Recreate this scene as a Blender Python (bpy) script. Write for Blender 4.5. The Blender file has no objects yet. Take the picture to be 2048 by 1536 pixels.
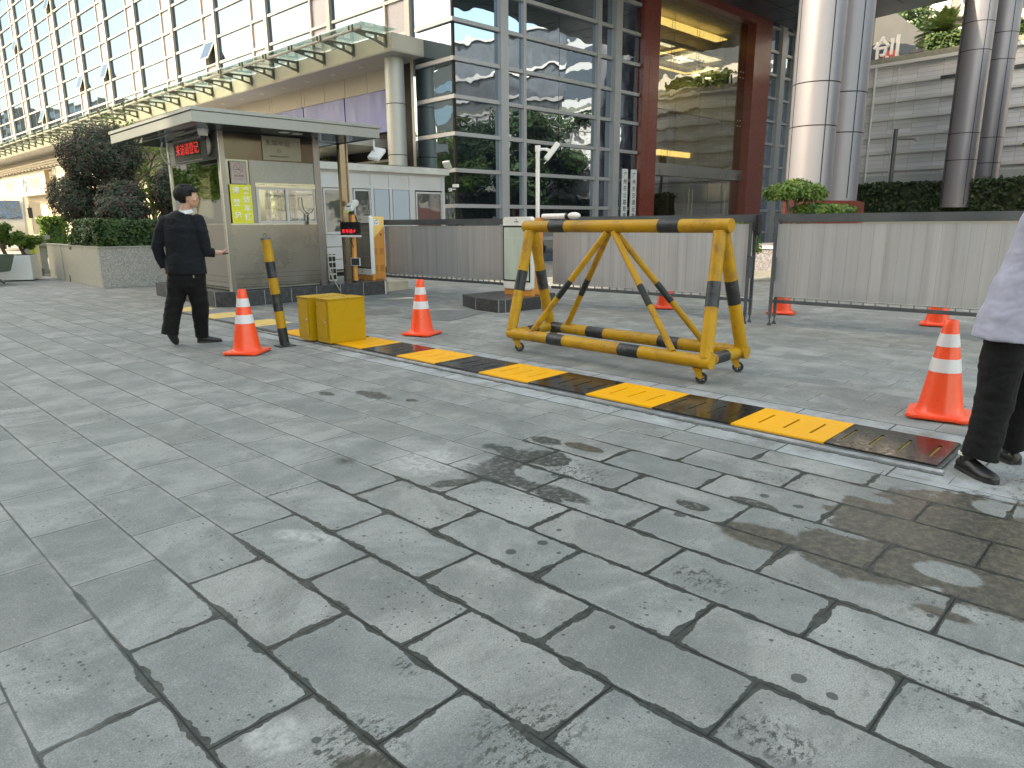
import bpy, bmesh, math, random
from mathutils import Vector, Matrix, noise as mnoise
R = math.radians
sc = bpy.context.scene
COL = sc.collection

# ------------------------------------------------------------------ camera
PITCH, ROLL, YAW, EYE = R(12.97), R(0.384), R(44.1), 1.38
cam_d = bpy.data.cameras.new('camera')
cam = bpy.data.objects.new('camera', cam_d); COL.objects.link(cam); sc.camera = cam
cam_d.sensor_width = 36.0; cam_d.lens = 36.0*1396/2048
cam_d.clip_start = 0.05; cam_d.clip_end = 3000
_r = Vector((math.cos(ROLL), -math.sin(ROLL)*math.sin(PITCH), -math.sin(ROLL)*math.cos(PITCH)))
_u = Vector((math.sin(ROLL), math.cos(ROLL)*math.sin(PITCH), math.cos(ROLL)*math.cos(PITCH)))
_f = Vector((0, math.cos(PITCH), -math.sin(PITCH)))
_M = Matrix((_r, _u, -_f)).transposed()
cam.matrix_world = Matrix.Translation((0, 0, EYE)) @ (Matrix.Rotation(-YAW, 3, 'Z') @ _M).to_4x4()

# ------------------------------------------------------------------ world, sun, exposure
SUN_TO = Vector((-0.92, 0.30, 0)).normalized()      # horizontal direction towards the sun
SUN_EL = R(36)
w = bpy.data.worlds.new('World'); sc.world = w; w.use_nodes = True
wn = w.node_tree.nodes; wl = w.node_tree.links
bg = wn['Background']; sky = wn.new('ShaderNodeTexSky')
sky.sky_type = 'NISHITA'; sky.sun_disc = False
sky.sun_elevation = SUN_EL; sky.sun_rotation = math.atan2(SUN_TO.x, SUN_TO.y)
sky.air_density = 1.0; sky.dust_density = 2.2; sky.ozone_density = 1.2
_tint = wn.new('ShaderNodeMix'); _tint.data_type = 'RGBA'; _tint.blend_type = 'MULTIPLY'; _tint.inputs[0].default_value = 1.0
_tint.inputs[7].default_value = (1.26, 1.03, 0.70, 1)          # the camera's white balance for open shade
wl.new(sky.outputs[0], _tint.inputs[6]); wl.new(_tint.outputs[2], bg.inputs[0]); bg.inputs[1].default_value = 0.15
sun_d = bpy.data.lights.new('sun', 'SUN'); sun_d.energy = 2.0; sun_d.angle = R(0.5); sun_d.color = (1.0, 0.84, 0.58)
sun = bpy.data.objects.new('sun', sun_d); COL.objects.link(sun)
_d = Vector((SUN_TO.x*math.cos(SUN_EL), SUN_TO.y*math.cos(SUN_EL), math.sin(SUN_EL)))
sun.rotation_euler = _d.to_track_quat('Z', 'Y').to_euler(); sun.location = (-20, -10, 40)
sc.view_settings.view_transform = 'Standard'; sc.view_settings.look = 'None'
sc.view_settings.exposure = 2.58; sc.view_settings.gamma = 1.0
sc.render.engine = 'CYCLES'
sc.cycles.max_bounces = 8; sc.cycles.glossy_bounces = 4; sc.cycles.transmission_bounces = 6; sc.cycles.transparent_max_bounces = 12

# ------------------------------------------------------------------ mesh helpers
class MB:
    """collects vertices and faces of ONE mesh object"""
    def __init__(s): s.v = []; s.f = []; s.mi = []; s.m = 0
    def add(s, vs, fs):
        b = len(s.v); s.v += [tuple(v) for v in vs]
        for f in fs: s.f.append(tuple(b+i for i in f)); s.mi.append(s.m)
        return s
    def box(s, x0, x1, y0, y1, z0, z1):
        return s.add([(x0,y0,z0),(x1,y0,z0),(x1,y1,z0),(x0,y1,z0),(x0,y0,z1),(x1,y0,z1),(x1,y1,z1),(x0,y1,z1)],
                     [(0,3,2,1),(4,5,6,7),(0,1,5,4),(1,2,6,5),(2,3,7,6),(3,0,4,7)])
    def obox(s, c, ax, ay, az, hx, hy, hz):
        c = Vector(c); P = []
        for k in (-1,1):
            for j, i in ((-1,-1),(-1,1),(1,1),(1,-1)): P.append(c+ax*hx*i+ay*hy*j+az*hz*k)
        return s.add(P, [(0,3,2,1),(4,5,6,7),(0,1,5,4),(1,2,6,5),(2,3,7,6),(3,0,4,7)])
    def bar(s, p0, p1, w, h, up=(0,0,1)):
        p0, p1 = Vector(p0), Vector(p1); d = (p1-p0); L = d.length; d.normalize()
        a = d.cross(Vector(up));
        if a.length < 1e-4: a = d.cross(Vector((1,0,0)))
        a.normalize(); b = a.cross(d)
        return s.obox((p0+p1)/2, d, a, b, L/2, w/2, h/2)
    def tube(s, p0, p1, r0, r1=None, n=16, caps=True):
        return s.path([p0, p1], [r0, r0 if r1 is None else r1], n, caps)
    def path(s, pts, rad, n=10, caps=True):
        pts = [Vector(p) for p in pts]
        if not isinstance(rad, (list, tuple)): rad = [rad]*len(pts)
        b = len(s.v); a = None
        for i, p in enumerate(pts):
            d = (pts[min(i+1, len(pts)-1)] - pts[max(i-1, 0)]).normalized()
            if a is None:
                a = d.cross(Vector((0,0,1)))
                if a.length < 1e-3: a = d.cross(Vector((1,0,0)))
            else: a = a - d*a.dot(d)
            a.normalize(); c = d.cross(a)
            for k in range(n):
                t = 2*math.pi*k/n; s.v.append(tuple(p + a*math.cos(t)*rad[i] + c*math.sin(t)*rad[i]))
        for i in range(len(pts)-1):
            for k in range(n):
                k2 = (k+1) % n; s.f.append((b+i*n+k, b+i*n+k2, b+(i+1)*n+k2, b+(i+1)*n+k)); s.mi.append(s.m)
        if caps:
            s.f.append(tuple(b+k for k in range(n))[::-1]); s.mi.append(s.m)
            s.f.append(tuple(b+(len(pts)-1)*n+k for k in range(n))); s.mi.append(s.m)
        return s
    def lathe(s, prof, c=(0,0,0), n=32, a0=0, rx=1, ry=1, close=True):
        b = len(s.v)
        for (r, z) in prof:
            for k in range(n):
                t = a0+2*math.pi*k/n; s.v.append((c[0]+r*rx*math.cos(t), c[1]+r*ry*math.sin(t), c[2]+z))
        for i in range(len(prof)-1):
            for k in range(n):
                k2 = (k+1) % n; s.f.append((b+i*n+k, b+i*n+k2, b+(i+1)*n+k2, b+(i+1)*n+k)); s.mi.append(s.m)
        if close:
            s.f.append(tuple(b+k for k in range(n))[::-1]); s.mi.append(s.m)
            s.f.append(tuple(b+(len(prof)-1)*n+k for k in range(n))); s.mi.append(s.m)
        return s
    def prism(s, poly, z0, z1):
        n = len(poly); b = len(s.v)
        s.v += [(p[0],p[1],z0) for p in poly] + [(p[0],p[1],z1) for p in poly]
        s.f.append(tuple(b+i for i in range(n))[::-1]); s.f.append(tuple(b+n+i for i in range(n))); s.mi += [s.m]*2
        for i in range(n):
            j = (i+1) % n; s.f.append((b+i,b+j,b+n+j,b+n+i)); s.mi.append(s.m)
        return s
    def prism_ax(s, poly, o, ax, ay, az, d0, d1):
        """polygon in the plane (ax, ay) through o, extruded along az from d0 to d1"""
        n = len(poly); b = len(s.v); o = Vector(o)
        for d in (d0, d1): s.v += [tuple(o+ax*p[0]+ay*p[1]+az*d) for p in poly]
        s.f.append(tuple(b+i for i in range(n))[::-1]); s.f.append(tuple(b+n+i for i in range(n))); s.mi += [s.m]*2
        for i in range(n):
            j = (i+1) % n; s.f.append((b+i,b+j,b+n+j,b+n+i)); s.mi.append(s.m)
        return s
    def ball(s, c, r, nu=14, nv=9, sc_=(1,1,1)):
        prof = [(math.sin(math.pi*i/nv), -math.cos(math.pi*i/nv)) for i in range(nv+1)]
        b = len(s.v)
        for (q, z) in prof:
            for k in range(nu):
                t = 2*math.pi*k/nu
                s.v.append((c[0]+r*sc_[0]*q*math.cos(t), c[1]+r*sc_[1]*q*math.sin(t), c[2]+r*sc_[2]*z))
        for i in range(nv):
            for k in range(nu):
                k2 = (k+1) % nu; s.f.append((b+i*nu+k, b+i*nu+k2, b+(i+1)*nu+k2, b+(i+1)*nu+k)); s.mi.append(s.m)
        return s
    def build(s, name, mat, parent=None, smooth=False, bevel=0, weld=False, ang=40):
        me = bpy.data.meshes.new(name); me.from_pydata(s.v, [], s.f)
        mats = mat if isinstance(mat, (list, tuple)) else [mat]
        for m in mats: me.materials.append(m)
        if len(mats) > 1: me.polygons.foreach_set('material_index', s.mi)
        if bevel or weld:
            bm = bmesh.new(); bm.from_mesh(me)
            bmesh.ops.remove_doubles(bm, verts=bm.verts, dist=1e-5)
            if bevel:
                es = [e for e in bm.edges if len(e.link_faces) == 2 and e.calc_face_angle(0) > R(30)]
                bmesh.ops.bevel(bm, geom=es, offset=bevel, segments=2, affect='EDGES', clamp_overlap=True)
            bm.to_mesh(me); bm.free()
        me.validate(); me.update()
        if smooth or bevel:
            me.polygons.foreach_set('use_smooth', [True]*len(me.polygons)); me.set_sharp_from_angle(angle=R(ang))
        o = bpy.data.objects.new(name, me); COL.objects.link(o)
        if parent: o.parent = parent
        return o

def tag(o, label=None, cat=None, group=None, kind=None):
    if label: o['label'] = label
    if cat: o['category'] = cat
    if group: o['group'] = group
    if kind: o['kind'] = kind
    return o
def empty(name, loc=(0,0,0), rz=0, label=None, cat=None, group=None, kind=None):
    o = bpy.data.objects.new(name, None); COL.objects.link(o); o.empty_display_size = 0.2
    o.location = loc; o.rotation_euler = (0, 0, rz); return tag(o, label, cat, group, kind)
def copy_tree(o, parent=None):
    c = o.copy(); COL.objects.link(c)
    if parent: c.parent = parent
    for ch in list(o.children): copy_tree(ch, c)
    return c
def text_mesh(name, txt, size, mat, M, parent=None, ext=0.002, align='CENTER', bold=0.0, sx=1.0):
    """flat writing: M places the text's own x (reading direction), y (up), z (facing) axes"""
    cu = bpy.data.curves.new(name, 'FONT'); cu.body = txt; cu.size = size; cu.extrude = ext; cu.offset = bold
    cu.align_x = align; cu.align_y = 'CENTER'; cu.resolution_u = 3
    t = bpy.data.objects.new(name, cu); COL.objects.link(t)
    dg = bpy.context.evaluated_depsgraph_get(); dg.update()
    me = bpy.data.meshes.new_from_object(t.evaluated_get(dg))
    bpy.data.objects.remove(t)
    me.transform(M @ Matrix.Diagonal((sx, 1, 1, 1)))
    me.materials.clear(); me.materials.append(mat)
    o = bpy.data.objects.new(name, me); COL.objects.link(o)
    if parent: o.parent = parent
    return o
def face_M(o, xdir, up=(0,0,1)):
    x = Vector(xdir).normalized(); y = Vector(up).normalized(); z = x.cross(y)
    m = Matrix((x, y, z)).transposed().to_4x4(); m.translation = Vector(o); return m

# ------------------------------------------------------------------ node helpers
class NT:
    def __init__(s, name):
        s.mat = bpy.data.materials.new(name); s.mat.use_nodes = True
        s.t = s.mat.node_tree; s.n = s.t.nodes; s.l = s.t.links
        s.b = s.n['Principled BSDF']; s.out = s.n['Material Output']
    def new(s, k, **kw):
        n = s.n.new(k)
        for a, b in kw.items(): setattr(n, a, b)
        return n
    def put(s, sock, v):
        if hasattr(v, 'is_output') or hasattr(v, 'links') and not isinstance(v, (int, float, tuple)): s.l.new(v, sock)
        else:
            try: sock.default_value = v
            except Exception: sock.default_value = (v[0], v[1], v[2], 1)
    def m(s, op, a, b=None, c=None, clamp=False):
        n = s.new('ShaderNodeMath', operation=op, use_clamp=clamp); s.put(n.inputs[0], a)
        if b is not None: s.put(n.inputs[1], b)
        if c is not None: s.put(n.inputs[2], c)
        return n.outputs[0]
    def ss(s, x, a, b):       # smoothstep
        n = s.new('ShaderNodeMapRange', interpolation_type='SMOOTHSTEP'); s.put(n.inputs['Value'], x)
        s.put(n.inputs['From Min'], a); s.put(n.inputs['From Max'], b); return n.outputs['Result']
    def mr(s, x, a, b, c, d):
        n = s.new('ShaderNodeMapRange'); s.put(n.inputs['Value'], x)
        for k, v in zip(('From Min','From Max','To Min','To Max'), (a,b,c,d)): s.put(n.inputs[k], v)
        return n.outputs['Result']
    def mix(s, f, a, b, mode='MIX'):
        n = s.new('ShaderNodeMix', data_type='RGBA', blend_type=mode); s.put(n.inputs[0], f)
        for i, v in ((6, a), (7, b)):
            if isinstance(v, tuple): n.inputs[i].default_value = (v[0], v[1], v[2], 1)
            else: s.l.new(v, n.inputs[i])
        return n.outputs[2]
    def noise(s, vec, scale, detail=3, rough=0.55, dist=0, dim='3D'):
        n = s.new('ShaderNodeTexNoise', noise_dimensions=dim); s.put(n.inputs['Vector'], vec)
        n.inputs['Scale'].default_value = scale; n.inputs['Detail'].default_value = detail
        n.inputs['Roughness'].default_value = rough; n.inputs['Distortion'].default_value = dist
        return n.outputs['Fac']
    def vor(s, vec, scale, feature='F1', out='Distance', rnd=1.0, dim='3D'):
        n = s.new('ShaderNodeTexVoronoi', feature=feature, voronoi_dimensions=dim); s.put(n.inputs['Vector'], vec)
        n.inputs['Scale'].default_value = scale; n.inputs['Randomness'].default_value = rnd
        return n.outputs[out]
    def comb(s, x, y, z=0.0):
        n = s.new('ShaderNodeCombineXYZ'); s.put(n.inputs[0], x); s.put(n.inputs[1], y); s.put(n.inputs[2], z); return n.outputs[0]
    def sep(s, v):
        n = s.new('ShaderNodeSeparateXYZ'); s.put(n.inputs[0], v); return n.outputs
    def scale(s, v, sc_):
        n = s.new('ShaderNodeVectorMath', operation='MULTIPLY'); s.put(n.inputs[0], v); n.inputs[1].default_value = sc_; return n.outputs[0]
    def obj(s): return s.new('ShaderNodeTexCoord').outputs['Object']
    def pos(s): return s.new('ShaderNodeNewGeometry').outputs['Position']
    def white(s, vec):
        n = s.new('ShaderNodeTexWhiteNoise', noise_dimensions='3D'); s.put(n.inputs['Vector'], vec); return n.outputs['Value'], n.outputs['Color']
    def bump(s, h, strength=0.3, dist=0.01):
        n = s.new('ShaderNodeBump'); s.put(n.inputs['Height'], h); n.inputs['Strength'].default_value = strength
        n.inputs['Distance'].default_value = dist; s.l.new(n.outputs[0], s.b.inputs['Normal']); return n
    def set(s, **kw):
        for k, v in kw.items(): s.put(s.b.inputs[k.replace('_', ' ')], v)
        return s
def c3(c, k=1.0): return (c[0]*k, c[1]*k, c[2]*k)

def plain(name, col, rough=0.5, metal=0.0, var=0.15, scale=6.0, bump=0.0, bscale=60.0, rvar=0.12, dirt=0.0, dirtcol=(0.12,0.10,0.08), spec=0.5, coat=0.0, streak=False):
    """procedural surface: large soft tone change, fine grain, uneven gloss, optional grime"""
    t = NT(name); p = t.obj()
    if streak: p = t.scale(p, (1, 1, 0.15))
    n1 = t.noise(p, scale, 4); n2 = t.noise(p, scale*9, 3)
    f = t.m('ADD', t.m('MULTIPLY', n1, 0.7), t.m('MULTIPLY', n2, 0.3))
    c = t.mix(t.mr(f, 0.35, 0.65, 0, 1), c3(col, 1-var), c3(col, 1+var))
    if dirt > 0:
        d = t.m('MULTIPLY', t.ss(t.noise(p, scale*0.5, 4, 0.5), 0.42, 0.75), dirt)
        c = t.mix(d, c, dirtcol)
    t.set(Base_Color=c, Metallic=metal, Roughness=t.mr(n1 if metal > .15 else n2, 0.3, 0.7, max(rough-(rvar*.4 if metal > .15 else rvar), 0.02), min(rough+(rvar*.4 if metal > .15 else rvar), 1)), Specular_IOR_Level=spec)
    if coat: t.set(Coat_Weight=coat, Coat_Roughness=0.12)
    if bump: t.bump(t.noise(t.obj(), bscale, 3), bump, 0.004)
    return t.mat

def leaf_mat(name, dark, light, tip=None, tipamt=0.15, rough=0.5, trans=0.25):
    t = NT(name); g = t.new('ShaderNodeNewGeometry'); rnd = g.outputs['Random Per Island']
    c = t.mix(rnd, dark, light)
    n = t.noise(g.outputs['Position'], 2.2, 3)
    c = t.mix(t.ss(n, 0.35, 0.7), c, c3(light, 1.15))
    if tip: c = t.mix(t.m('MULTIPLY', t.ss(t.noise(g.outputs['Position'], 5.0, 2), 0.5, 0.62), t.m('LESS_THAN', rnd, tipamt*4)), c, tip)
    t.set(Base_Color=c, Roughness=rough, Specular_IOR_Level=0.35)
    tr = t.new('ShaderNodeBsdfTranslucent'); t.l.new(c, tr.inputs[0])
    mx = t.new('ShaderNodeMixShader'); mx.inputs[0].default_value = trans
    t.l.new(t.b.outputs[0], mx.inputs[1]); t.l.new(tr.outputs[0], mx.inputs[2]); t.l.new(mx.outputs[0], t.out.inputs[0])
    return t.mat

def glass_mirror(name, tint, refl=0.6, inner=(0.012,0.018,0.028), wav=0.25, wscale=0.9, rough=0.015, cell=None):
    """coated office glazing: mirror layer over a dark room, slightly wavy, every pane its own tilt"""
    t = NT(name); p = t.obj()
    t.set(Base_Color=inner, Roughness=0.3, Specular_IOR_Level=0.2)
    gl = t.new('ShaderNodeBsdfGlossy'); gl.inputs['Color'].default_value = (*tint, 1); gl.inputs['Roughness'].default_value = rough
    lw = t.new('ShaderNodeLayerWeight'); lw.inputs['Blend'].default_value = 0.35
    f = t.mr(lw.outputs['Facing'], 0, 1, refl, min(refl+0.35, 1))
    h = t.m('ADD', t.noise(p, wscale, 1.5, 0.4), t.m('MULTIPLY', t.noise(p, wscale*3.1, 1, 0.4), 0.18))
    b = t.new('ShaderNodeBump'); b.inputs['Strength'].default_value = wav; b.inputs['Distance'].default_value = 0.05
    t.l.new(h, b.inputs['Height']); t.l.new(b.outputs[0], gl.inputs['Normal'])
    mx = t.new('ShaderNodeMixShader'); t.put(mx.inputs[0], f)
    t.l.new(t.b.outputs[0], mx.inputs[1]); t.l.new(gl.outputs[0], mx.inputs[2]); t.l.new(mx.outputs[0], t.out.inputs[0])
    return t.mat
def glass_clear(name, tint=(0.85,0.9,0.88), refl=0.12, rough=0.01, wav=0.1):
    t = NT(name); p = t.obj()
    tr = t.new('ShaderNodeBsdfTransparent'); tr.inputs[0].default_value = (*tint, 1)
    gl = t.new('ShaderNodeBsdfGlossy'); gl.inputs['Roughness'].default_value = rough; gl.inputs['Color'].default_value = (0.95,0.97,1,1)
    lw = t.new('ShaderNodeLayerWeight'); lw.inputs['Blend'].default_value = 0.3
    f = t.mr(lw.outputs['Facing'], 0, 1, refl, min(1, refl+0.6))
    if wav:
        b = t.new('ShaderNodeBump'); b.inputs['Strength'].default_value = wav; b.inputs['Distance'].default_value = 0.05
        t.l.new(t.noise(p, 0.9, 1.5, 0.4), b.inputs['Height']); t.l.new(b.outputs[0], gl.inputs['Normal'])
    mx = t.new('ShaderNodeMixShader'); t.put(mx.inputs[0], f)
    t.l.new(tr.outputs[0], mx.inputs[1]); t.l.new(gl.outputs[0], mx.inputs[2]); t.l.new(mx.outputs[0], t.out.inputs[0])
    return t.mat
def emit(name, col, strength):
    t = NT(name); t.set(Base_Color=c3(col, 0.5), Roughness=0.5)
    t.put(t.b.inputs['Emission Color'], col); t.b.inputs['Emission Strength'].default_value = strength
    return t.mat
def brushed(name, col=(0.52,0.51,0.48), rough=0.32, along='x', var=0.1):
    t = NT(name); p = t.obj()
    s3 = {'x': (1.0, 1.0, 90.0), 'z': (60.0, 60.0, 1.0)}[along]
    n = t.m('ADD', t.m('MULTIPLY', t.noise(t.scale(p, s3), 5, 2), .35), .325); big = t.noise(p, 1.3, 3)
    c = t.mix(t.mr(t.m('ADD', t.m('MULTIPLY', n, .5), t.m('MULTIPLY', big, .5)), .3, .7, 0, 1), c3(col, 1-var), c3(col, 1+var))
    t.set(Base_Color=c, Metallic=0.92, Roughness=t.m('ADD', t.mr(n, .3, .7, rough-.06, rough+.06), t.mr(big, .3, .7, -.06, .08)))
    t.bump(t.m('ADD', t.m('MULTIPLY', n, 0.05), t.noise(p, 1.1, 1)), 0.08, 0.02)
    return t.mat

# ------------------------------------------------------------------ ground material
A_TILE = R(1.9)
def ground_material():
    t = NT('stone_paving'); P = t.pos(); x, y, _ = t.sep(P)
    ca, sa = math.cos(A_TILE), math.sin(A_TILE)
    u = t.m('ADD', t.m('MULTIPLY', x, ca), t.m('MULTIPLY', y, sa))
    v = t.m('ADD', t.m('MULTIPLY', x, -sa), t.m('MULTIPLY', y, ca))
    uv = t.comb(u, v, 0.0)
    W, L = 0.3241, 0.6320
    # a little wobble so joints are not ruled
    wob = t.m('MULTIPLY', t.m('SUBTRACT', t.noise(uv, 5, 2), 0.5), 0.003)
    us = t.m('DIVIDE', t.m('SUBTRACT', t.m('ADD', u, wob), 0.585), W)
    row = t.m('FLOOR', us); fu = t.m('SUBTRACT', us, row)
    odd = t.m('MODULO', t.m('ADD', row, 200.0), 2.0)
    vs = t.m('ADD', t.m('ADD', t.m('DIVIDE', t.m('SUBTRACT', t.m('ADD', v, wob), 0.452), L), t.m('MULTIPLY', odd, 0.5)), 0.0)
    cv = t.m('FLOOR', vs); fv = t.m('SUBTRACT', vs, cv)
    du = t.m('MULTIPLY', t.m('MINIMUM', fu, t.m('SUBTRACT', 1.0, fu)), W)
    dv = t.m('MULTIPLY', t.m('MINIMUM', fv, t.m('SUBTRACT', 1.0, fv)), L)
    d = t.m('MINIMUM', du, dv)
    rnd, rcol = t.white(t.comb(row, cv, 1.7))
    rnd2, _ = t.white(t.comb(row, cv, 9.1))
    # fresh grout zone in the foreground: wide, wet, ragged joints
    zu = t.m('DIVIDE', t.m('SUBTRACT', u, 2.1), 2.35); zv = t.m('DIVIDE', t.m('SUBTRACT', v, 0.7), 2.6)
    zr = t.m('SQRT', t.m('ADD', t.m('MULTIPLY', zu, zu), t.m('MULTIPLY', zv, zv)))
    zr = t.m('ADD', zr, t.m('MULTIPLY', t.m('SUBTRACT', t.noise(uv, 1.3, 2), 0.5), 0.55))
    zone = t.m('SUBTRACT', 1.0, t.ss(zr, 0.86, 1.04))
    n6 = t.noise(uv, 6, 4, 0.6); n28 = t.noise(uv, 28, 3, 0.6); n2 = t.noise(uv, 1.9, 3)
    wid = t.m('ADD', t.mr(v, 2.0, 12.0, 0.0030, 0.0090), t.m('MULTIPLY', zone, t.m('ADD', 0.0055, t.m('MULTIPLY', t.ss(n6, 0.45, 0.70), 0.018))))
    wid = t.m('ADD', wid, t.m('MULTIPLY', t.m('SUBTRACT', t.noise(uv, 55, 4, 0.7), 0.5), t.m('ADD', 0.001, t.m('MULTIPLY', zone, 0.009))))
    corner = t.m('MULTIPLY', zone, t.m('MULTIPLY', t.ss(t.m('MAXIMUM', du, dv), 0.06, 0.0), t.m('MULTIPLY', n6, 0.014)))
    wid = t.m('ADD', wid, corner)
    joint = t.m('SUBTRACT', 1.0, t.ss(d, t.m('SUBTRACT', wid, 0.0012), t.m('ADD', wid, 0.0016)))
    crack = t.m('SUBTRACT', 1.0, t.ss(d, 0.0018, 0.0045))
    # outside the zone many joints are filled level and hardly seen
    fade = t.m('MAXIMUM', zone, t.mr(t.noise(t.comb(row, cv, 0), 0.7, 2), 0.3, 0.5, 0.72, 1.0))
    fade = t.m('MULTIPLY', fade, t.m('MAXIMUM', zone, t.mr(t.noise(uv, 2.4, 2), 0.35, 0.5, 0.75, 1.0)))
    # stone colour
    g1 = t.noise(uv, 3.0, 5, 0.62); g2 = t.noise(t.comb(t.m('MULTIPLY', u, 0.6), v, rnd), 11, 5, 0.7); g3 = t.noise(uv, 190, 2, 0.7)
    base = t.mix(t.mr(rnd, 0, 1, -0.25, 1.25), (0.232,0.234,0.216), (0.310,0.311,0.286))
    base = t.mix(t.m('MULTIPLY', t.m('GREATER_THAN', rnd2, 0.80), 0.6), base, (0.27, 0.25, 0.21))
    base = t.mix(t.mr(g1, 0.36, 0.64, 0, 1), t.mix(0.5, base, (0.15,0.162,0.155)), t.mix(0.35, base, (0.36,0.365,0.345)))
    base = t.mix(t.mr(g2, 0.38, 0.68, 0, 0.55), base, (0.345,0.35,0.335))
    g4 = t.noise(t.comb(u, v, t.m('MULTIPLY', rnd, 7.0)), 1.6, 6, 0.7, 0.6)
    base = t.mix(t.mr(g4, 0.36, 0.6, 0.6, 0.0), base, (0.125,0.137,0.13))
    base = t.mix(t.mr(g4, 0.5, 0.66, 0.0, 0.5), base, (0.42,0.42,0.395))
    base = t.mix(t.mr(g3, 0.38, 0.60, 0.55, 0.0), base, (0.10,0.11,0.105))
    g5 = t.noise(uv, 38, 6, 0.8)
    base = t.mix(t.mr(g5, 0.36, 0.48, 0.45, 0.0), base, (0.11,0.12,0.115))
    base = t.mix(t.mr(t.noise(uv, 110, 3, 0.8), 0.52, 0.68, 0.0, 0.32), base, (0.46,0.47,0.45))
    # dusty worn slab margins
    base = t.mix(t.m('MULTIPLY', t.m('SUBTRACT', 1.0, t.ss(d, 0.0, 0.035)), t.mr(t.noise(uv, 9, 4, .6), .4, .65, 0.0, 0.45)), base, (0.37,0.365,0.34))
    # scuffs and fine cement dust
    sc1 = t.m('MULTIPLY', t.ss(t.noise(uv, 2.2, 8, 0.75), 0.6, 0.78), 0.55)
    base = t.mix(sc1, base, (0.45,0.46,0.45))
    svr = t.sep(t.vor(uv, 30, out='Color', dim='2D'))[0]
    speck = t.m('LESS_THAN', t.vor(uv, 30, dim='2D'), t.m('MULTIPLY', t.m('MULTIPLY', t.ss(t.noise(uv, 2.3, 4), 0.40, 0.68), t.ss(svr, 0.45, 1.0)), 0.24))
    base = t.mix(t.m('MULTIPLY', speck, 0.8), base, (0.06,0.065,0.06))
    # cut row along the blocker: paler, coarse, dusted white
    bu = t.m('ABSOLUTE', t.m('SUBTRACT', u, 4.64)); band = t.m('MULTIPLY', t.m('SUBTRACT', 1.0, t.ss(bu, 0.56, 0.575)), t.ss(v, 0.25, 0.6))
    band = t.m('MULTIPLY', band, t.m('SUBTRACT', 1.0, t.ss(v, 8.3, 8.8)))
    dust = t.m('MULTIPLY', band, t.mr(t.noise(uv, 3.5, 6, 0.7), 0.38, 0.66, 0.0, 0.85))
    base = t.mix(dust, base, (0.38,0.40,0.41))
    bj = t.m('SUBTRACT', 1.0, t.ss(t.m('ABSOLUTE', t.m('SUBTRACT', bu, 0.567)), 0.004, 0.009))
    bc = t.m('PINGPONG', t.m('ADD', t.m('ADD', v, 0.21), t.m('MULTIPLY', t.m('GREATER_THAN', u, 4.64), 0.37)), 0.316)
    bj = t.m('MAXIMUM', bj, t.m('MULTIPLY', t.m('SUBTRACT', 1.0, t.ss(bc, 0.003, 0.008)), t.m('LESS_THAN', bu, 0.567)))
    bj = t.m('MULTIPLY', bj, t.m('MULTIPLY', t.ss(v, 0.25, 0.6), t.m('SUBTRACT', 1.0, t.ss(v, 8.3, 8.8))))
    # wet things -------------------------------------------------
    def blob(cu, cv_, ru, rv, ns, amp, edge=0.05, ang=0.0):
        a = t.m('SUBTRACT', u, cu); b = t.m('SUBTRACT', v, cv_)
        if ang:
            a, b = (t.m('ADD', t.m('MULTIPLY', a, math.cos(ang)), t.m('MULTIPLY', b, math.sin(ang))),
                    t.m('SUBTRACT', t.m('MULTIPLY', b, math.cos(ang)), t.m('MULTIPLY', a, math.sin(ang))))
        a = t.m('DIVIDE', a, ru); b = t.m('DIVIDE', b, rv)
        r = t.m('SQRT', t.m('ADD', t.m('MULTIPLY', a, a), t.m('MULTIPLY', b, b)))
        r = t.m('ADD', r, t.m('MULTIPLY', t.m('SUBTRACT', t.noise(t.comb(u, v, cu*3.1), ns, 7, 0.68), 0.5), amp*1.5))
        return t.m('SUBTRACT', 1.0, t.ss(r, 1-edge, 1+edge))
    def mx(*a):
        r = a[0]
        for b in a[1:]: r = t.m('MAXIMUM', r, b)
        return r
    brown = mx(*[blob(*b) for b in BROWN])
    grey = mx(*[blob(*b) for b in GREY])
    dry = mx(*[blob(*b) for b in DRY])
    gritm = mx(*[blob(*b) for b in GRIT]); cem = mx(*[blob(*b) for b in CEM])
    gn = t.noise(t.comb(t.m('MULTIPLY', u, 0.55), v, 3.), 46, 5, 0.8)
    gritm = t.m('MULTIPLY', gritm, t.ss(gn, 0.50, 0.56))
    brown = t.m('MULTIPLY', brown, t.m('SUBTRACT', 1.0, dry))
    grey = t.m('MULTIPLY', grey, t.m('SUBTRACT', 1.0, dry))
    # thin seepage along some joints near the wet places
    # small drops in the foreground
    vd = t.vor(uv, 6.0, dim='2D'); vc = t.vor(uv, 6.0, out='Color', dim='2D'); vr = t.sep(vc)[0]
    dz = t.m('MULTIPLY', t.m('SUBTRACT', 1.0, t.ss(zr, 0.7, 0.95)), t.ss(t.noise(uv, 1.7, 2), 0.47, 0.6))
    drops = t.m('LESS_THAN', t.m('ADD', vd, t.m('MULTIPLY', t.m('SUBTRACT', n28, 0.5), 0.07)), t.m('MULTIPLY', dz, t.mr(vr, 0.55, 1, 0.0, 0.20)))
    grainy = t.m('MULTIPLY', t.m('MULTIPLY', t.ss(t.noise(uv, 1.5, 2), 0.5, 0.62), t.m('SUBTRACT', 1.0, t.ss(v, 0.35, 0.9))), t.ss(t.noise(t.comb(t.m('MULTIPLY', u, 0.5), v, 3.), 30, 6, 0.75), 0.53, 0.6))
    # damp halo: darker patches around the joints
    halo = t.m('MULTIPLY', t.m('MULTIPLY', zone, t.ss(n2, 0.45, 0.65)), t.m('SUBTRACT', 1.0, t.ss(d, 0.0, 0.06)))
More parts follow.
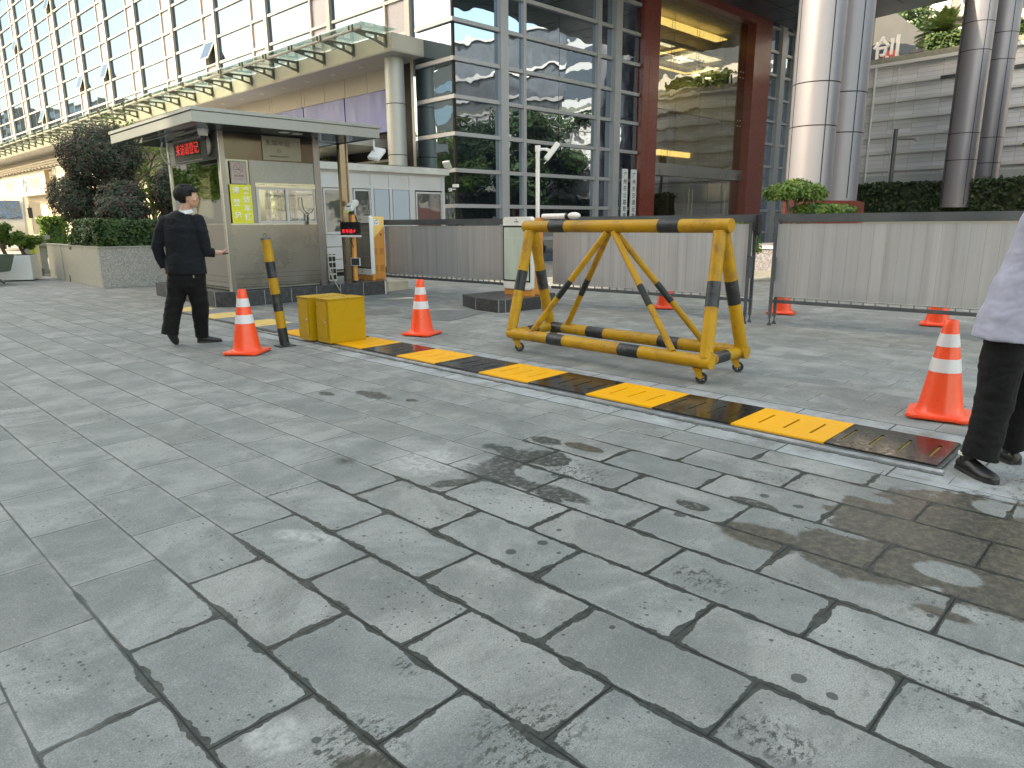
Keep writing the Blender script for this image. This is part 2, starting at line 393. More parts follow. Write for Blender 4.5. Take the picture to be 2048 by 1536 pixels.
    base = t.mix(t.m('MULTIPLY', halo, 0.38), base, (0.13,0.135,0.125))
    base = t.mix(t.m('MULTIPLY', brown, 0.93), base, t.mix(t.ss(t.noise(uv, 26, 6, 0.75), 0.42, 0.62), (0.052,0.048,0.036), (0.105,0.094,0.070)))
    base = t.mix(t.m('MULTIPLY', t.m('MULTIPLY', grey, t.mr(t.noise(uv, 30, 6, 0.75), 0.38, 0.5, 0.30, 1.0)), 0.92), base, t.mix(t.ss(t.noise(uv, 60, 4, 0.8), 0.4, 0.6), (0.022,0.026,0.021), (0.045,0.049,0.041)))
    base = t.mix(t.m('MULTIPLY', drops, 0.85), base, (0.045,0.05,0.045))
    base = t.mix(t.m('MULTIPLY', grainy, 0.7), base, (0.035,0.038,0.032))
    base = t.mix(t.m('MULTIPLY', gritm, 0.8), base, (0.035,0.038,0.031))
    base = t.mix(t.m('MULTIPLY', cem, t.mr(t.noise(uv, 24, 5, 0.75), 0.4, 0.6, 0.2, 0.75)), base, (0.44,0.44,0.42))
    jc = t.mix(zone, (0.065,0.07,0.064), t.mix(t.ss(n28, 0.4, 0.6), (0.026,0.029,0.024), (0.048,0.052,0.044)))
    base = t.mix(t.m('MULTIPLY', t.m('MULTIPLY', joint, t.m('SUBTRACT', 1.0, band)), t.m('MULTIPLY', fade, 0.95)), base, jc)
    base = t.mix(t.m('MULTIPLY', crack, t.m('MULTIPLY', zone, t.ss(t.noise(uv, 4, 2), 0.34, 0.5))), base, (0.010,0.011,0.010))
    base = t.mix(bj, base, (0.04,0.044,0.042))
    # far paving blended towards one even grey
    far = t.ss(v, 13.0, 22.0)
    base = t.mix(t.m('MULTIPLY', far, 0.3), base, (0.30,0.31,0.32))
    wet = mx(brown, grey, t.m('MULTIPLY', drops, 1.0), t.m('MULTIPLY', t.m('MULTIPLY', joint, zone), 0.8))
    rough = t.m('ADD', t.mr(g2, 0.3, 0.7, 0.66, 0.82), t.m('MULTIPLY', t.m('SUBTRACT', rnd, 0.5), 0.1))
    rough = t.m('SUBTRACT', rough, t.m('MULTIPLY', wet, 0.30))
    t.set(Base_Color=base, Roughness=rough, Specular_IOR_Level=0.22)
    h = t.m('ADD', t.m('MULTIPLY', t.m('SUBTRACT', 1.0, t.m('MULTIPLY', joint, fade)), 1.0), t.m('MULTIPLY', g3, 0.35))
    h = t.m('ADD', h, t.m('MULTIPLY', n28, 0.22)); h = t.m('ADD', h, t.m('MULTIPLY', rnd, 0.5))
    t.bump(h, 0.5, 0.0035)
    return t.mat

BROWN = [(3.50, 0.40, 0.64, 0.66, 2.6, 0.7, 0.03), (2.86, 1.22, 0.13, 0.20, 5, 0.8, 0.12), (3.02, 0.80, 0.28, 0.3, 4, 0.8, 0.08),
         (3.33, 2.60, 0.06, 0.15, 7, 0.6, 0.05), (2.70, 0.46, 0.035, 0.10, 8, 0.9, 0.2), (0.80, 1.35, 0.10, 0.08, 6, 1.0, 0.1)]
GREY = [(2.78, 2.74, 0.30, 0.13, 7, 1.5, 0.10, 0.3), (2.42, 2.70, 0.24, 0.05, 9, 1.5, 0.12, -0.5), (2.95, 2.88, 0.07, 0.22, 9, 1.5, 0.12), (2.60, 2.60, 0.08, 0.3, 9, 1.4, 0.12), (3.02, 2.62, 0.12, 0.16, 7, 0.9, 0.04), (3.28, 2.86, .07, .12, 9, 1.0, .04), (2.55, 2.36, 0.06, .24, 7, .8, .06),
        (2.64, 2.20, 0.07, 0.18, 6, 0.8, 0.2), (3.20, 1.42, 0.05, 0.13, 9, 0.4, 0.05), (2.97, 1.62, 0.05, 0.09, 9, 0.7, 0.05),
        (3.24, 4.74, 0.08, 0.18, 12, 1.8, 0.08), (3.0, 5.05, 0.05, 0.10, 14, 1.6, 0.08), (3.35, 4.35, 0.04, 0.08, 14, 1.6, 0.1), (2.17, 3.49, 0.05, 0.07, 6, 1.3, 0.8)]
GRIT = [(1.22, 1.12, 0.16, 0.14, 5, 0.9, 0.35), (1.67, 0.65, 0.08, 0.13, 6, 0.8, 0.35), (0.88, 1.42, 0.13, 0.13, 5, 0.9, 0.3), (2.33, 1.22, 0.07, 0.12, 6, 0.9, 0.3),
        (2.95, 2.35, 0.16, 0.22, 4, 1.2, 0.5), (1.20, 1.62, 0.05, 0.06, 6, 0.8, 0.3), (0.75, 1.1, 0.25, 0.2, 4, 1.0, 0.5)]
CEM = [(1.46, 2.72, 0.05, 0.16, 6, 0.7, 0.4, 0.5), (0.74, 1.64, 0.07, 0.09, 7, 0.8, 0.3), (2.5, 3.1, 0.2, 0.3, 4, 1.2, 0.6)]
DRY = [(3.05, 0.52, 0.09, 0.12, 7, 0.5, 0.1), (3.68, 1.00, 0.05, 0.10, 7, 0.5, 0.1), (2.46, 2.40, 0.10, 0.22, 6, 0.3, 0.06),
       (2.74, 2.50, 0.06, 0.12, 6, 0.4, 0.05), (3.95, 0.50, 0.10, 0.12, 6, 0.8, 0.1), (3.15, 0.98, 0.03, 0.12, 7, 0.5, 0.1)]
M_GROUND = ground_material()

def T2W(u, v): return (u*math.cos(A_TILE)-v*math.sin(A_TILE), u*math.sin(A_TILE)+v*math.cos(A_TILE))

# one sheet to the horizon
g = MB().add([(-700,-700,0),(900,-700,0),(900,900,0),(-700,900,0)], [(0,1,2,3)]).build('ground', M_GROUND)
tag(g, kind='structure')

# shared materials -------------------------------------------------------
def worn_paint(name, col, under, chips=0.5, rough=0.45, scale=9):
    t = NT(name); p = t.obj()
    n = t.noise(p, 2.2, 4); c = t.mix(t.mr(n, .3, .7, 0, 1), c3(col, .80), c3(col, 1.12))
    area = t.ss(t.noise(p, 2.6, 4, .6), .50, .66)
    rust = t.m('MULTIPLY', t.ss(t.noise(p, scale*5, 5, .6), .62, .66), t.m('MULTIPLY', area, chips))
    c = t.mix(t.m('MULTIPLY', t.ss(t.noise(p, 4.3, 7, .72), .46, .74), .75*chips), c, c3(under, 2.4))
    c = t.mix(rust, c, under)
    sm = t.ss(t.noise(t.scale(p, (1,.5,1)), 6, 6, .7), .54, .78)
    c = t.mix(t.m('MULTIPLY', sm, .55), c, (0.10,0.075,0.04))
    t.set(Base_Color=c, Specular_IOR_Level=.3, Roughness=t.m('ADD', t.mr(n, .3, .7, rough-.05, rough+.08), t.m('MULTIPLY', rust, .3)))
    t.bump(t.noise(p, 60, 3), .25, .002)
    return t.mat
YEL = (0.60, 0.36, 0.008)
M_YEL_OLD = worn_paint('worn_yellow_paint', (0.44,0.245,0.004), (0.075,0.032,0.013), 1.0, 0.42)
M_BLK_OLD = worn_paint('worn_black_paint', (0.020,0.024,0.028), (0.16,0.16,0.16), 0.22, 0.35, 25)
M_YEL_BOX = plain('yellow_enamel', (0.42,0.255,0.004), 0.36, spec=.25, var=.05, scale=2, bump=.05, dirt=.25, dirtcol=(0.30,0.2,0.03))
M_YEL_PLATE = plain('fresh_yellow_plate', (0.80,0.385,0.002), 0.42, var=.04, scale=3, bump=.08, spec=.2, dirt=.2, dirtcol=(0.45,0.29,0.05))
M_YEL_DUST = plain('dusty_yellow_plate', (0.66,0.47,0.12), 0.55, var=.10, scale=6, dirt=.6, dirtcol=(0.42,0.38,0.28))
M_BLK_PLATE = plain('wet_black_plate', (0.010,0.011,0.012), 0.14, var=.4, scale=5, rvar=.11, bump=.04, dirt=.28, dirtcol=(0.09,0.092,0.09))
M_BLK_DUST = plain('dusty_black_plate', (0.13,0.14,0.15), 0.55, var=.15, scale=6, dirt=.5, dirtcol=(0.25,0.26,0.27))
M_SLOT = plain('slot_black', (0.004,0.004,0.004), 0.8)
M_SLOT_Y = plain('slot_yellow_lip', (0.35,0.25,0.01), 0.5)
M_SLIP = plain('galvanised_lip', (0.42,0.44,0.46), 0.42, metal=.55, var=.3, scale=14, dirt=.7, dirtcol=(0.10,0.11,0.11))
M_MORTAR = plain('fresh_mortar', (0.10,0.108,0.10), 0.8, var=.35, scale=22, bump=.6, bscale=90)
M_CONE = plain('orange_cone_plastic', (0.88,0.075,0.012), 0.38, var=.06, scale=5, bump=.06, dirt=.22, dirtcol=(0.45,0.12,0.06), coat=.15)
M_CONE_RED = plain('red_cone_plastic', (0.78,0.035,0.018), 0.42, var=.08, scale=5, dirt=.25, dirtcol=(0.35,0.07,0.05))
M_REFL = plain('reflective_white_band', (0.64,0.62,0.64), 0.35, var=.05, scale=8, dirt=.25, dirtcol=(0.45,0.40,0.37))
M_STEEL = brushed('brushed_steel', (0.43,0.42,0.385), .34, 'z')
M_STEEL_D = brushed('dull_steel', (0.30,0.30,0.275), .42, 'z')
M_ALU = plain('grey_aluminium', (0.37,0.375,0.385), 0.42, metal=.55, var=.07, scale=2)
M_ALU_L = plain('light_painted_aluminium', (0.47,0.48,0.50), 0.42, metal=.25, var=.06, scale=1.2, dirt=.15, dirtcol=(0.28,0.29,0.3))
M_DARKGREY = plain('dark_grey_powder_coat', (0.085,0.095,0.105), 0.42, metal=.3, var=.12, scale=3, dirt=.2, dirtcol=(0.2,0.2,0.19))
M_WHITE = plain('white_enamel', (0.70,0.70,0.69), 0.35, var=.04, scale=3, dirt=.18, dirtcol=(0.45,0.44,0.40))
M_BLACK = plain('black_plastic', (0.012,0.012,0.013), 0.4, var=.2)
M_RUBBER = plain('black_rubber', (0.02,0.02,0.02), 0.65, var=.25, scale=20)
M_SCREEN = plain('dark_screen_glass', (0.012,0.013,0.015), 0.08, var=.1, spec=.6)
M_RED_LED = emit('red_led', (1.0, 0.03, 0.04), 0.17)

# ------------------------------------------------------------------ road blocker strip
t0, step = 0.87, 0.631
root = empty('road_blocker', (0,0,0), A_TILE, 'long black and yellow steel tyre killer strip set flush across the paving', 'road blocker')
UN, UF = 4.37, 4.925
MB().box(UN-.012, UF+.012, t0-.02, t0+18*step+.02, -0.02, 0.0155).build('base_frame', M_MORTAR, root)
MB().box(UN-.075, UN-.012, t0-.04, t0+12*step, -0.02, 0.012).build('edge_strip', M_SLIP, root, bevel=.004)
rough_m = MB()
rnd = random.Random(4)
for i in range(150):
    yy = t0-.05+i*.055; a = .006+rnd.random()*.018
    rough_m.box(UN-.085-a, UN-.072, yy, yy+.058, -.01, .004+rnd.random()*.004)
rough_m.build('mortar_bead', M_MORTAR, root)
for k in range(18):
    a, b = t0+k*step+.003, t0+(k+1)*step-.003
    yel = k % 2 == 1; far = k >= 12
    m = MB(); z0, z1 = 0.0165, 0.028
    # plate with three real slots (four strips across and the strips between them)
    cs = [a+step*q for q in (.22, .5, .78)] if yel else [a+step*q for q in (.12,.38,.64,.90)]
    s0, s1, hw = UN+.14, UN+.41, .0085
    m.box(UN, s0, a, b, z0, z1); m.box(s1, UF, a, b, z0, z1)
    prev = a
    for c in cs: m.box(s0, s1, prev, c-hw, z0, z1); prev = c+hw
    m.box(s0, s1, prev, b, z0, z1)
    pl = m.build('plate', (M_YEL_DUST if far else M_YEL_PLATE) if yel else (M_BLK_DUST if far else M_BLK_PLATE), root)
    for c in cs: MB().box(s0+.002, s1-.002, c-hw+.001, c+hw-.001, z0-.001, z0+.003).build('slot', M_SLOT if yel or far else M_SLOT_Y, pl)

# manhole covers ---------------------------------------------------------
def tread(name, base):
    t = NT(name); p = t.obj()
    q = t.vor(p, 22, 'F1', rnd=.1); k = t.ss(q, .25, .4)
    c = t.mix(k, c3(base, 1.3), c3(base, .55)); c = t.mix(t.mr(t.noise(p, 4, 4), .35, .65, 0, .5), c, (0.20,0.205,0.2))
    t.set(Base_Color=c, Roughness=.6); t.bump(q, .7, .01); return t.mat
M_TREAD = tread('cast_cover', (0.13,0.14,0.14))
m = MB(); m.lathe([(0,.004),(.30,.004),(.335,.003),(.34,0.001)], n=40, close=False); o = m.build('manhole_cover', M_TREAD, smooth=False)
o.location = (6.24, 9.47, 0.002); tag(o, 'round patterned manhole cover level with the paving behind the yellow cabinets', 'manhole cover')
o = MB().box(-.55,.55,-.42,.42,0.001,.006).build('utility_cover', M_TREAD); o.location = (6.75, 8.43, 0.001); o.rotation_euler = (0,0,R(20))
tag(o, 'rectangular patterned utility cover level with the paving beyond the middle cone', 'utility cover')
o = MB().lathe([(0,.004),(.36,.004),(.38,.001)], n=36, close=False).build('manhole_cover', M_TREAD); o.location = (2.9, 20.6, 0.002)
tag(o, 'far manhole cover in the shaded paving at the left, before the white plant box', 'manhole cover')

# ------------------------------------------------------------------ traffic cones
def make_cone(label, mat=M_CONE, group='orange traffic cones around the barrier'):
    root = empty('traffic_cone', label=label, cat='traffic cone', group=group)
    def rad(z): return 0.150-(0.150-0.042)*(z-.035)/(.70-.035)
    m = MB(); n = 8; poly = []
    for i in range(4):
        for da in (-6, 6):
            a = R(45+90*i+da); rr = .262
            poly.append((rr*math.cos(a), rr*math.sin(a)))
    m.prism(poly, .012, .034)
    for i in range(4):
        a = R(45+90*i); m.box(math.cos(a)*.2-.035, math.cos(a)*.2+.035, math.sin(a)*.2-.035, math.sin(a)*.2+.035, 0, .014)
    m.build('base', mat, root, bevel=.008)
    prof = [(.168,.033),(.158,.040),(.150,.055)]+[(rad(z), z) for z in (.1,.25,.40,.55,.66)]+[(rad(.69),.690),(.038,.700),(.030,.700),(.028,.66)]
    MB().lathe(prof, n=40, close=False).build('body', mat, root, smooth=True)
    for a, b in ((.335,.430),(.515,.605)):
        MB().lathe([(rad(a)-.001,a),(rad(a)+.0022,a+.001),(rad(b)+.0022,b-.001),(rad(b)-.001,b)], n=40, close=False).build('reflective_band', M_REFL, root, smooth=True)
    return root
cone = make_cone('orange cone with two white bands nearest the man in the black suit')
cones = [(3.195,7.50,40,None),
 (5.33,7.15,22,'orange cone with two white bands standing alone between the yellow cabinets and the pipe barrier'),
 (5.60,1.345,12,'large nearest orange cone with dusty base beside the walking legs in black trousers'),
 (9.80,6.47,30,'orange cone behind the fence gate, seen through the frame of the pipe barrier'),
 (10.42,4.80,20,'orange cone behind the gap between the two right fence gates'),
 (10.62,2.72,15,'orange cone behind the right fence gate, half hidden above the nearest cone')]
for i, (x, y, a, lab) in enumerate(cones):
    o = cone if i == 0 else copy_tree(cone)
    o.location = (x, y, 0); o.rotation_euler = (0, 0, R(a))
    if lab: o['label'] = lab
redcone = make_cone('red cone without clean bands standing behind the orange barrier machine by the booth', M_CONE_RED, None)
redcone.location = (9.05, 14.6, 0)

# ------------------------------------------------------------------ striped post
root = empty('striped_post', (3.699,7.623,0), 0, 'leaning black and yellow striped round post bolted to the paving in front of the cabinets', 'post')
root.rotation_euler = (0, 0, 0)
p0, p1 = Vector((0,0,.012)), Vector((-.088,.085,1.235)); N = 8
ax = (p1-p0)
MB().box(-.10,.10,-.085,.085,0.001,.012).build('base_plate', M_BLK_OLD, root, bevel=.003)
MB().tube(p0, p0+ax*.985, .0535, n=28).build('pole', M_YEL_OLD, root, smooth=True)
for a, b in ((0.0,.165),(.325,.485),(.635,.785)):
    MB().tube(p0+ax*a, p0+ax*b, .0548, n=28).build('black_stripe', M_BLK_OLD, root, smooth=True)
MB().tube(p0+ax*.985, p0+ax*1.0, .057, n=28).build('cap', M_DARKGREY, root, smooth=True)
rg = MB(); e = p1+ax.normalized()*.028
rg.path([e+Vector((math.cos(t)*.02*.72, -math.cos(t)*.02*.7, math.sin(t)*.022)) for t in [i*math.pi/8 for i in range(17)]], .0035, 6)
rg.build('ring', M_DARKGREY, root, smooth=True)
for sx in (-1,1):
    MB().lathe([(0,.012),(.014,.012),(.014,.024),(0,.024)], (sx*.08,0.05*sx,0), n=6, close=False).build('bolt', M_STEEL_D, root)

# ------------------------------------------------------------------ yellow control cabinets
def cabinet(label, x0, y0, w, dp, h, rz):
    """w along local x (side seen at the right), dp along local y (door side faces -x)"""
    root = empty('control_cabinet', (x0, y0, .030), rz, label, 'cabinet', 'small yellow control cabinets on the blocker strip')
    MB().box(0.004, w, 0.004, dp, 0, h-.012).build('body', M_YEL_BOX, root, bevel=.004)
    MB().box(-.006, w+.008, -.006, dp+.008, h-.012, h+.003).build('lid', M_YEL_BOX, root, bevel=.003)
    d = MB().box(-.004, .003, .035, dp-.03, .05, h-.04).build('door', M_YEL_BOX, root, bevel=.0015)
    l = MB(); l.tube((-.018, .06, h*.48), (-.004, .06, h*.48), .007, n=12); l.box(-.022,-.016,.056,.064,h*.48-.012,h*.48+.012); l.build('handle', M_SLIP, d, smooth=True)
    for z in (.09, h-.1):
        MB().tube((-.006, dp-.028, z-.02), (-.006, dp-.028, z+.02), .005, n=8).build('hinge', M_YEL_BOX, d)
    return root
cabinet('right yellow steel cabinet with its door facing left, in front of the other one', 4.052, 7.205, .495, .285, .512, R(.9))
cabinet('left yellow steel cabinet half hidden behind the other, next to the leaning post', 4.005, 7.555, .495, .285, .512, R(.9))

# ------------------------------------------------------------------ pipe barrier on castors
root = empty('pipe_barrier', (0,0,0), 0, 'rusty black and yellow steel pipe barrier on castors, A shaped ends and crossed braces', 'barrier')
NL, NR = Vector((5.32,5.52,.200)), Vector((5.32,3.055,.200))
FL, FR = Vector((5.98,5.56,.200)), Vector((5.98,3.075,.200))
TL, TR = Vector((5.65,5.60,1.343)), Vector((5.65,3.10,1.347))
def pipe(name, a, b, r, bands, n=28, br=None):
    d = b-a
    o = MB().tube(a, b, r, n=n).build(name, M_YEL_OLD, root, smooth=True, ang=30)
    for s0, s1 in bands:
        MB().tube(a+d*s0, a+d*s1, r+.0016, n=n).build('black_band', M_BLK_OLD, o, smooth=True, ang=30)
    return o
pipe('top_pipe', TL, TR, .062, [(.155,.243),(.709,.799)])
pipe('bottom_pipe', NL+Vector((0,.0,0)), NR-Vector((0,.03,0)), .060, [(.24,.325),(.609,.703)])
pipe('bottom_pipe', FL, FR-Vector((0,.03,0)), .060, [(.02,.10),(.245,.34),(.62,.715)])
pipe('cross_pipe', Vector((5.38,5.47,.2)), Vector((5.92,5.50,.2)), .052, [(.3,.6)])
pipe('cross_pipe', Vector((5.38,3.11,.2)), Vector((5.92,3.12,.2)), .052, [(.22,.62)])
for e, (n_, f_, t_) in enumerate(((NL,FL,TL),(NR,FR,TR))):
    dy = -.11 if e == 0 else .10
    for k, q in enumerate((n_, f_)):
        a = Vector((q.x, q.y+dy*.3, q.z+.03)); b = Vector((t_.x+(q.x-t_.x)*.09, t_.y+dy*.9, t_.z-.05))
        pipe('leg', a, b, .058, [(.40,.60)])
apex = Vector((5.65,4.40,1.285))
for q, s in (((5.32,5.17,.25),0),((5.32,3.42,.25),0),((5.98,5.25,.25),0),((5.98,3.50,.25),0)):
    q = Vector(q); pipe('brace', q, apex+(q-apex).normalized()*.0+Vector(((q.x-5.65)*.07,(q.y-4.4)*.05,0)), .031, [(.36,.53)], n=18)
def castor(x, y, a):
    ro = MB().box(-.045,.045,-.045,.045,.128,.134).build('castor', M_YEL_OLD, root, bevel=.002); ro.location = (x,y,0); ro.rotation_euler = (0,0,a)
    f = MB()
    for s in (-1,1): f.prism_ax([(-.035,.128),(.035,.128),(.052,.055),(.028,.045),(.0,.06)], (0,s*.026,0), Vector((1,0,0)), Vector((0,0,1)), Vector((0,1,0)), -.002, .002)
    f.tube((0,0,.115),(0,0,.14),.03,n=16); f.build('fork', M_YEL_OLD, ro)
    wl_ = MB()
    wl_.v = []; 
    prof = [(.030,-.017),(.047,-.019),(.0505,-.012),(.0505,.012),(.047,.019),(.030,.017)]
    b = 0; n = 26
    for (rr, yy) in prof:
        for k in range(n):
            t = 2*math.pi*k/n; wl_.v.append((.038+rr*math.cos(t), yy, .0505+rr*math.sin(t)))
    for i in range(len(prof)-1):
        for k in range(n):
            k2=(k+1)%n; wl_.f.append((i*n+k,(i+1)*n+k,(i+1)*n+k2,i*n+k2)); wl_.mi.append(0)
    wl_.tube((.038,-.024,.0505),(.038,.024,.0505),.012,n=12)
    for k in range(5):
        t = 2*math.pi*k/5; wl_.bar((.038,0,.0505),(.038+.033*math.cos(t),0,.0505+.033*math.sin(t)),.012,.010,up=(0,1,0))
    wl_.build('wheel', M_RUBBER, ro, smooth=True)
for x, y, a in ((5.32,5.42,R(-38)),(5.32,3.16,R(-66)),(5.98,3.17,R(-52)),(5.98,5.46,R(130))): castor(x, y, a)
# weld beads
wb = MB()
for q in (NL,NR,FL,FR):
    pass
for t_, dy in ((TL,-.1),(TR,.09)):
    for sx in (-1,1):
        c = Vector((t_.x+sx*.028, t_.y+dy, t_.z-.055))
        wb.path([c+Vector((math.cos(a)*.058, math.sin(a)*.056, -.012*math.cos(2*a))) for a in [i*math.pi/8 for i in range(17)]], .006, 6)
wb.build('weld', worn_paint('rusty_weld', (0.30,0.13,0.02),(0.09,0.035,0.012),.9), root, smooth=True)

# ------------------------------------------------------------------ kerb islands
def granite(name, col, dark=0.3, scale=60, rough=.45, tile=None, joint=(0.02,0.02,0.02)):
    t = NT(name); p = t.obj()
    v = t.vor(p, scale, out='Color'); r = t.sep(v)[0]
    c = t.mix(t.ss(r, .25, .8), c3(col, 1-dark), c3(col, 1+dark*.6)); c = t.mix(t.mr(t.noise(p, 1.5, 5), .35, .65, 0, .3), c, c3(col, .8))
    t.set(Base_Color=c, Roughness=rough); return t.mat
M_DKTILE = plain('dark_granite_tile', (0.040,0.042,0.046), 0.28, var=.25, scale=30, dirt=.35, dirtcol=(0.12,0.12,0.12))
M_GROUT = plain('pale_grout', (0.36,0.36,0.35), 0.8)
M_BEIGE = plain('beige_kerb_face', (0.42,0.37,0.28), 0.6, var=.08, dirt=.3)

def island(label, poly, h, parent=None, seams=()):
    root = empty('kerb_island', (0,0,0), 0, label, 'kerb')
    MB().prism(poly, 0.0, h).build('tile_facing', M_DKTILE, root, bevel=.006)
    g = MB(); n = len(poly)
    for i in range(n):
        a, b = Vector(poly[i]), Vector(poly[(i+1)%n]); L = (b-a).length; d = (b-a).normalized(); o = Vector((d.y,-d.x))
        k = max(1, round(L/.55))
        for j in range(k):
            q = a+d*(L*j/k); 
            g.prism([(q.x-d.x*.004-o.x*.004, q.y-d.y*.004-o.y*.004),(q.x-d.x*.004+o.x*.003, q.y-d.y*.004+o.y*.003),(q.x+d.x*.004+o.x*.003,q.y+d.y*.004+o.y*.003),(q.x+d.x*.004-o.x*.004,q.y+d.y*.004-o.y*.004)], .002, h+.002)
    g.build('grout', M_GROUT, root)
    return root
isl1 = island('long dark tiled kerb island under the guard booth and the left barrier machine', [(4.98,11.93),(8.05,11.98),(8.30,12.30),(8.30,13.6),(7.2,13.6),(7.2,15.2),(4.72,15.2),(4.72,12.2)], .262)
MB().prism([(8.32,12.32),(8.95,12.42),(8.95,13.1),(8.32,13.1)], 0.0, .185).build('end_block', M_BEIGE, isl1, bevel=.008)
hz = MB(); 
for k in range(9):
    hz.m = k % 2; a, b = k/9, (k+1)/9
    P = lambda s: Vector((8.05+.265*s, 11.972+.335*s))
    pa, pb = P(a), P(b); hz.prism([(pa.x,pa.y),(pb.x,pb.y),(pb.x+.012,pb.y-.012),(pa.x+.012,pa.y-.012)], .0, .264)
hz.build('hazard_edge', [M_WHITE, M_BLACK], isl1)
isl2 = island('small dark tiled kerb island with cut corners under the middle barrier machine', [(7.50,8.03),(7.60,7.98),(8.40,7.96),(9.03,8.22),(9.03,9.05),(8.7,9.2),(7.75,9.2),(7.52,8.60)], .197)

# ------------------------------------------------------------------ barrier machines (phone shaped advertising light box on an orange case)
M_ORANGE = plain('orange_case_paint', (0.62,0.27,0.055), 0.42, var=.06, scale=2, bump=.05, dirt=.15, dirtcol=(0.3,0.16,0.06))
M_SUN_PATCH = plain('sunlit_case_patch', (0.80,0.52,0.16), 0.42, var=.05, scale=2)  # case colour as the sun would light it, for the painted patch
def lightbox(name, c):
    t = NT(name); p = t.obj(); n = t.noise(t.scale(p, (1,1,.25)), 3, 4)
    c_ = t.mix(t.mr(n, .35, .65, 0, 1), c3(c, .85), c3(c, 1.12))
    lines = t.ss(t.noise(t.scale(p, (.05,.05,14)), 2, 2), .55, .6)
    c_ = t.mix(t.m('MULTIPLY', lines, .12), c_, (.6,.62,.6))
    t.set(Base_Color=c_, Roughness=.25, Coat_Weight=.5, Coat_Roughness=.05); return t.mat
def machine(label, x, y, z, rz, pale, screen_col):
    """local frame: the light box faces -x and is .88 m wide along y; the case shows its side along x at y=0"""
    root = empty('barrier_machine', (x, y, z), rz, label, 'barrier machine', 'barrier machines on the kerb islands')
    W = .36; D = .46; H = 1.27
    c = MB().box(.08, D, 0, W, 0, H).build('case', M_ORANGE, root, bevel=.018)
    if pale:  # diagonal patch of sunlight on the case, painted as a paler colour
        MB().prism_ax([(.082,H-.004),(D-.012,H-.004),(D-.012,H-.20),(.082,H-.52)], (0,-.0025,0), Vector((1,0,0)), Vector((0,0,1)), Vector((0,-1,0)), 0, .001).build('sun_patch_panel', M_SUN_PATCH, c)
    MB().box(.17,.33,-.004,-.001,H-.17,H-.05).build('notice_sticker', M_WHITE, c)
    mk = MB(); rr = random.Random(3)
    for i in range(16):
        a, b = .18+rr.random()*.13, H-.155+rr.random()*.085; mk.box(a, a+.006+rr.random()*.012, -.0055, -.004, b, b+.004+rr.random()*.014)
    mk.build('sticker_print', M_BLACK, c)
    MB().tube((.36,-.006,H-.36),(.36,.0,H-.36),.022,n=20).build('round_lock', M_DARKGREY, c, smooth=True)
    MB().tube((.15,-.008,H-.60),(.15,.0,H-.60),.011,n=14).build('keyhole', M_STEEL_D, c, smooth=True)
    v = MB()
    for bx in (.17,.32):
        for bz in (.62,.28):
            for k in range(6): v.box(bx, bx+.09, -.0035, .001, bz-k*.022, bz-k*.022+.006)
    v.build('vent_slots', plain('vent_shadow', (0.16,0.07,0.02), .7), c)
    MB().box(.03,.10,-.16,.52,-.0,.12).build('foot', M_ORANGE, root, bevel=.005)
    # light box like a phone
    y0, y1, z0, z1 = -.16, .52, .10, H+.015
    rd = .05; poly = []
    for cx_, cz_, a0 in ((y1-rd,z1-rd,0),(y0+rd,z1-rd,90),(y0+rd,z0+rd,180),(y1-rd,z0+rd,270)):
        for i in range(6): a = R(a0+i*18); poly.append((cx_+rd*math.cos(a), cz_+rd*math.sin(a)))
    AX, AZ, AN = Vector((0,1,0)), Vector((0,0,1)), Vector((-1,0,0))
    lb = MB().prism_ax(poly, (0,0,0), AX, AZ, AN, -.095, .0).build('light_box_frame', M_WHITE, root, bevel=.010)
    MB().prism_ax([(y0+.012,z0+.13),(y1-.012,z0+.13),(y1-.012,z1-.14),(y0+.012,z1-.14)], (0,0,0), AX, AZ, AN, -.001, .004).build('bezel', M_BLACK, lb)
    MB().prism_ax([(y0+.040,z0+.155),(y1-.040,z0+.155),(y1-.040,z1-.170),(y0+.040,z1-.170)], (0,0,0), AX, AZ, AN, .0, .007).build('screen', lightbox('light_box_'+name_of(screen_col), screen_col), lb)
    MB().tube((-.004,.18,z0+.065),(.004,.18,z0+.065),.017,n=18).build('home_button', M_BLACK, lb, smooth=True)
    MB().box(-.004,.004,.13,.23,z1-.085,z1-.073).build('speaker_slot', M_BLACK, lb)
    MB().tube((-.004,.18,z1-.045),(.004,.18,z1-.045),.010,n=14).build('lens', M_BLACK, lb, smooth=True)
    return root
def name_of(c): return 'warm' if c[0] > c[2] else 'pale'
machine('orange barrier machine with a diagonal sun patch painted on its side and brown light box beside the booth', 7.95, 12.44, .262, 0, True, (0.17,0.155,0.13))
m2 = machine('orange barrier machine with pale green light box on the small island behind the pipe barrier', 8.26, 8.22, .197, R(-1.5), False, (0.42,0.50,0.45))
# folded arm motor cover on top, behind the second machine
root = empty('motor_housing', (8.68, 7.7, 1.455), R(-4), 'white horizontal motor tube lying on the fence beam behind the middle machine', 'motor housing')
MB().tube((0,.52,.03),(0,-.05,.03),.045,n=20).build('tube', M_WHITE, root, smooth=True)
MB().ball((0,-.2,.035),.09,16,10,(.7,1.5,.62)).build('head', M_WHITE, root, smooth=True)
MB().tube((0,-.03,.03),(0,-.07,.03),.05,n=20).build('joint', M_BLACK, root, smooth=True)

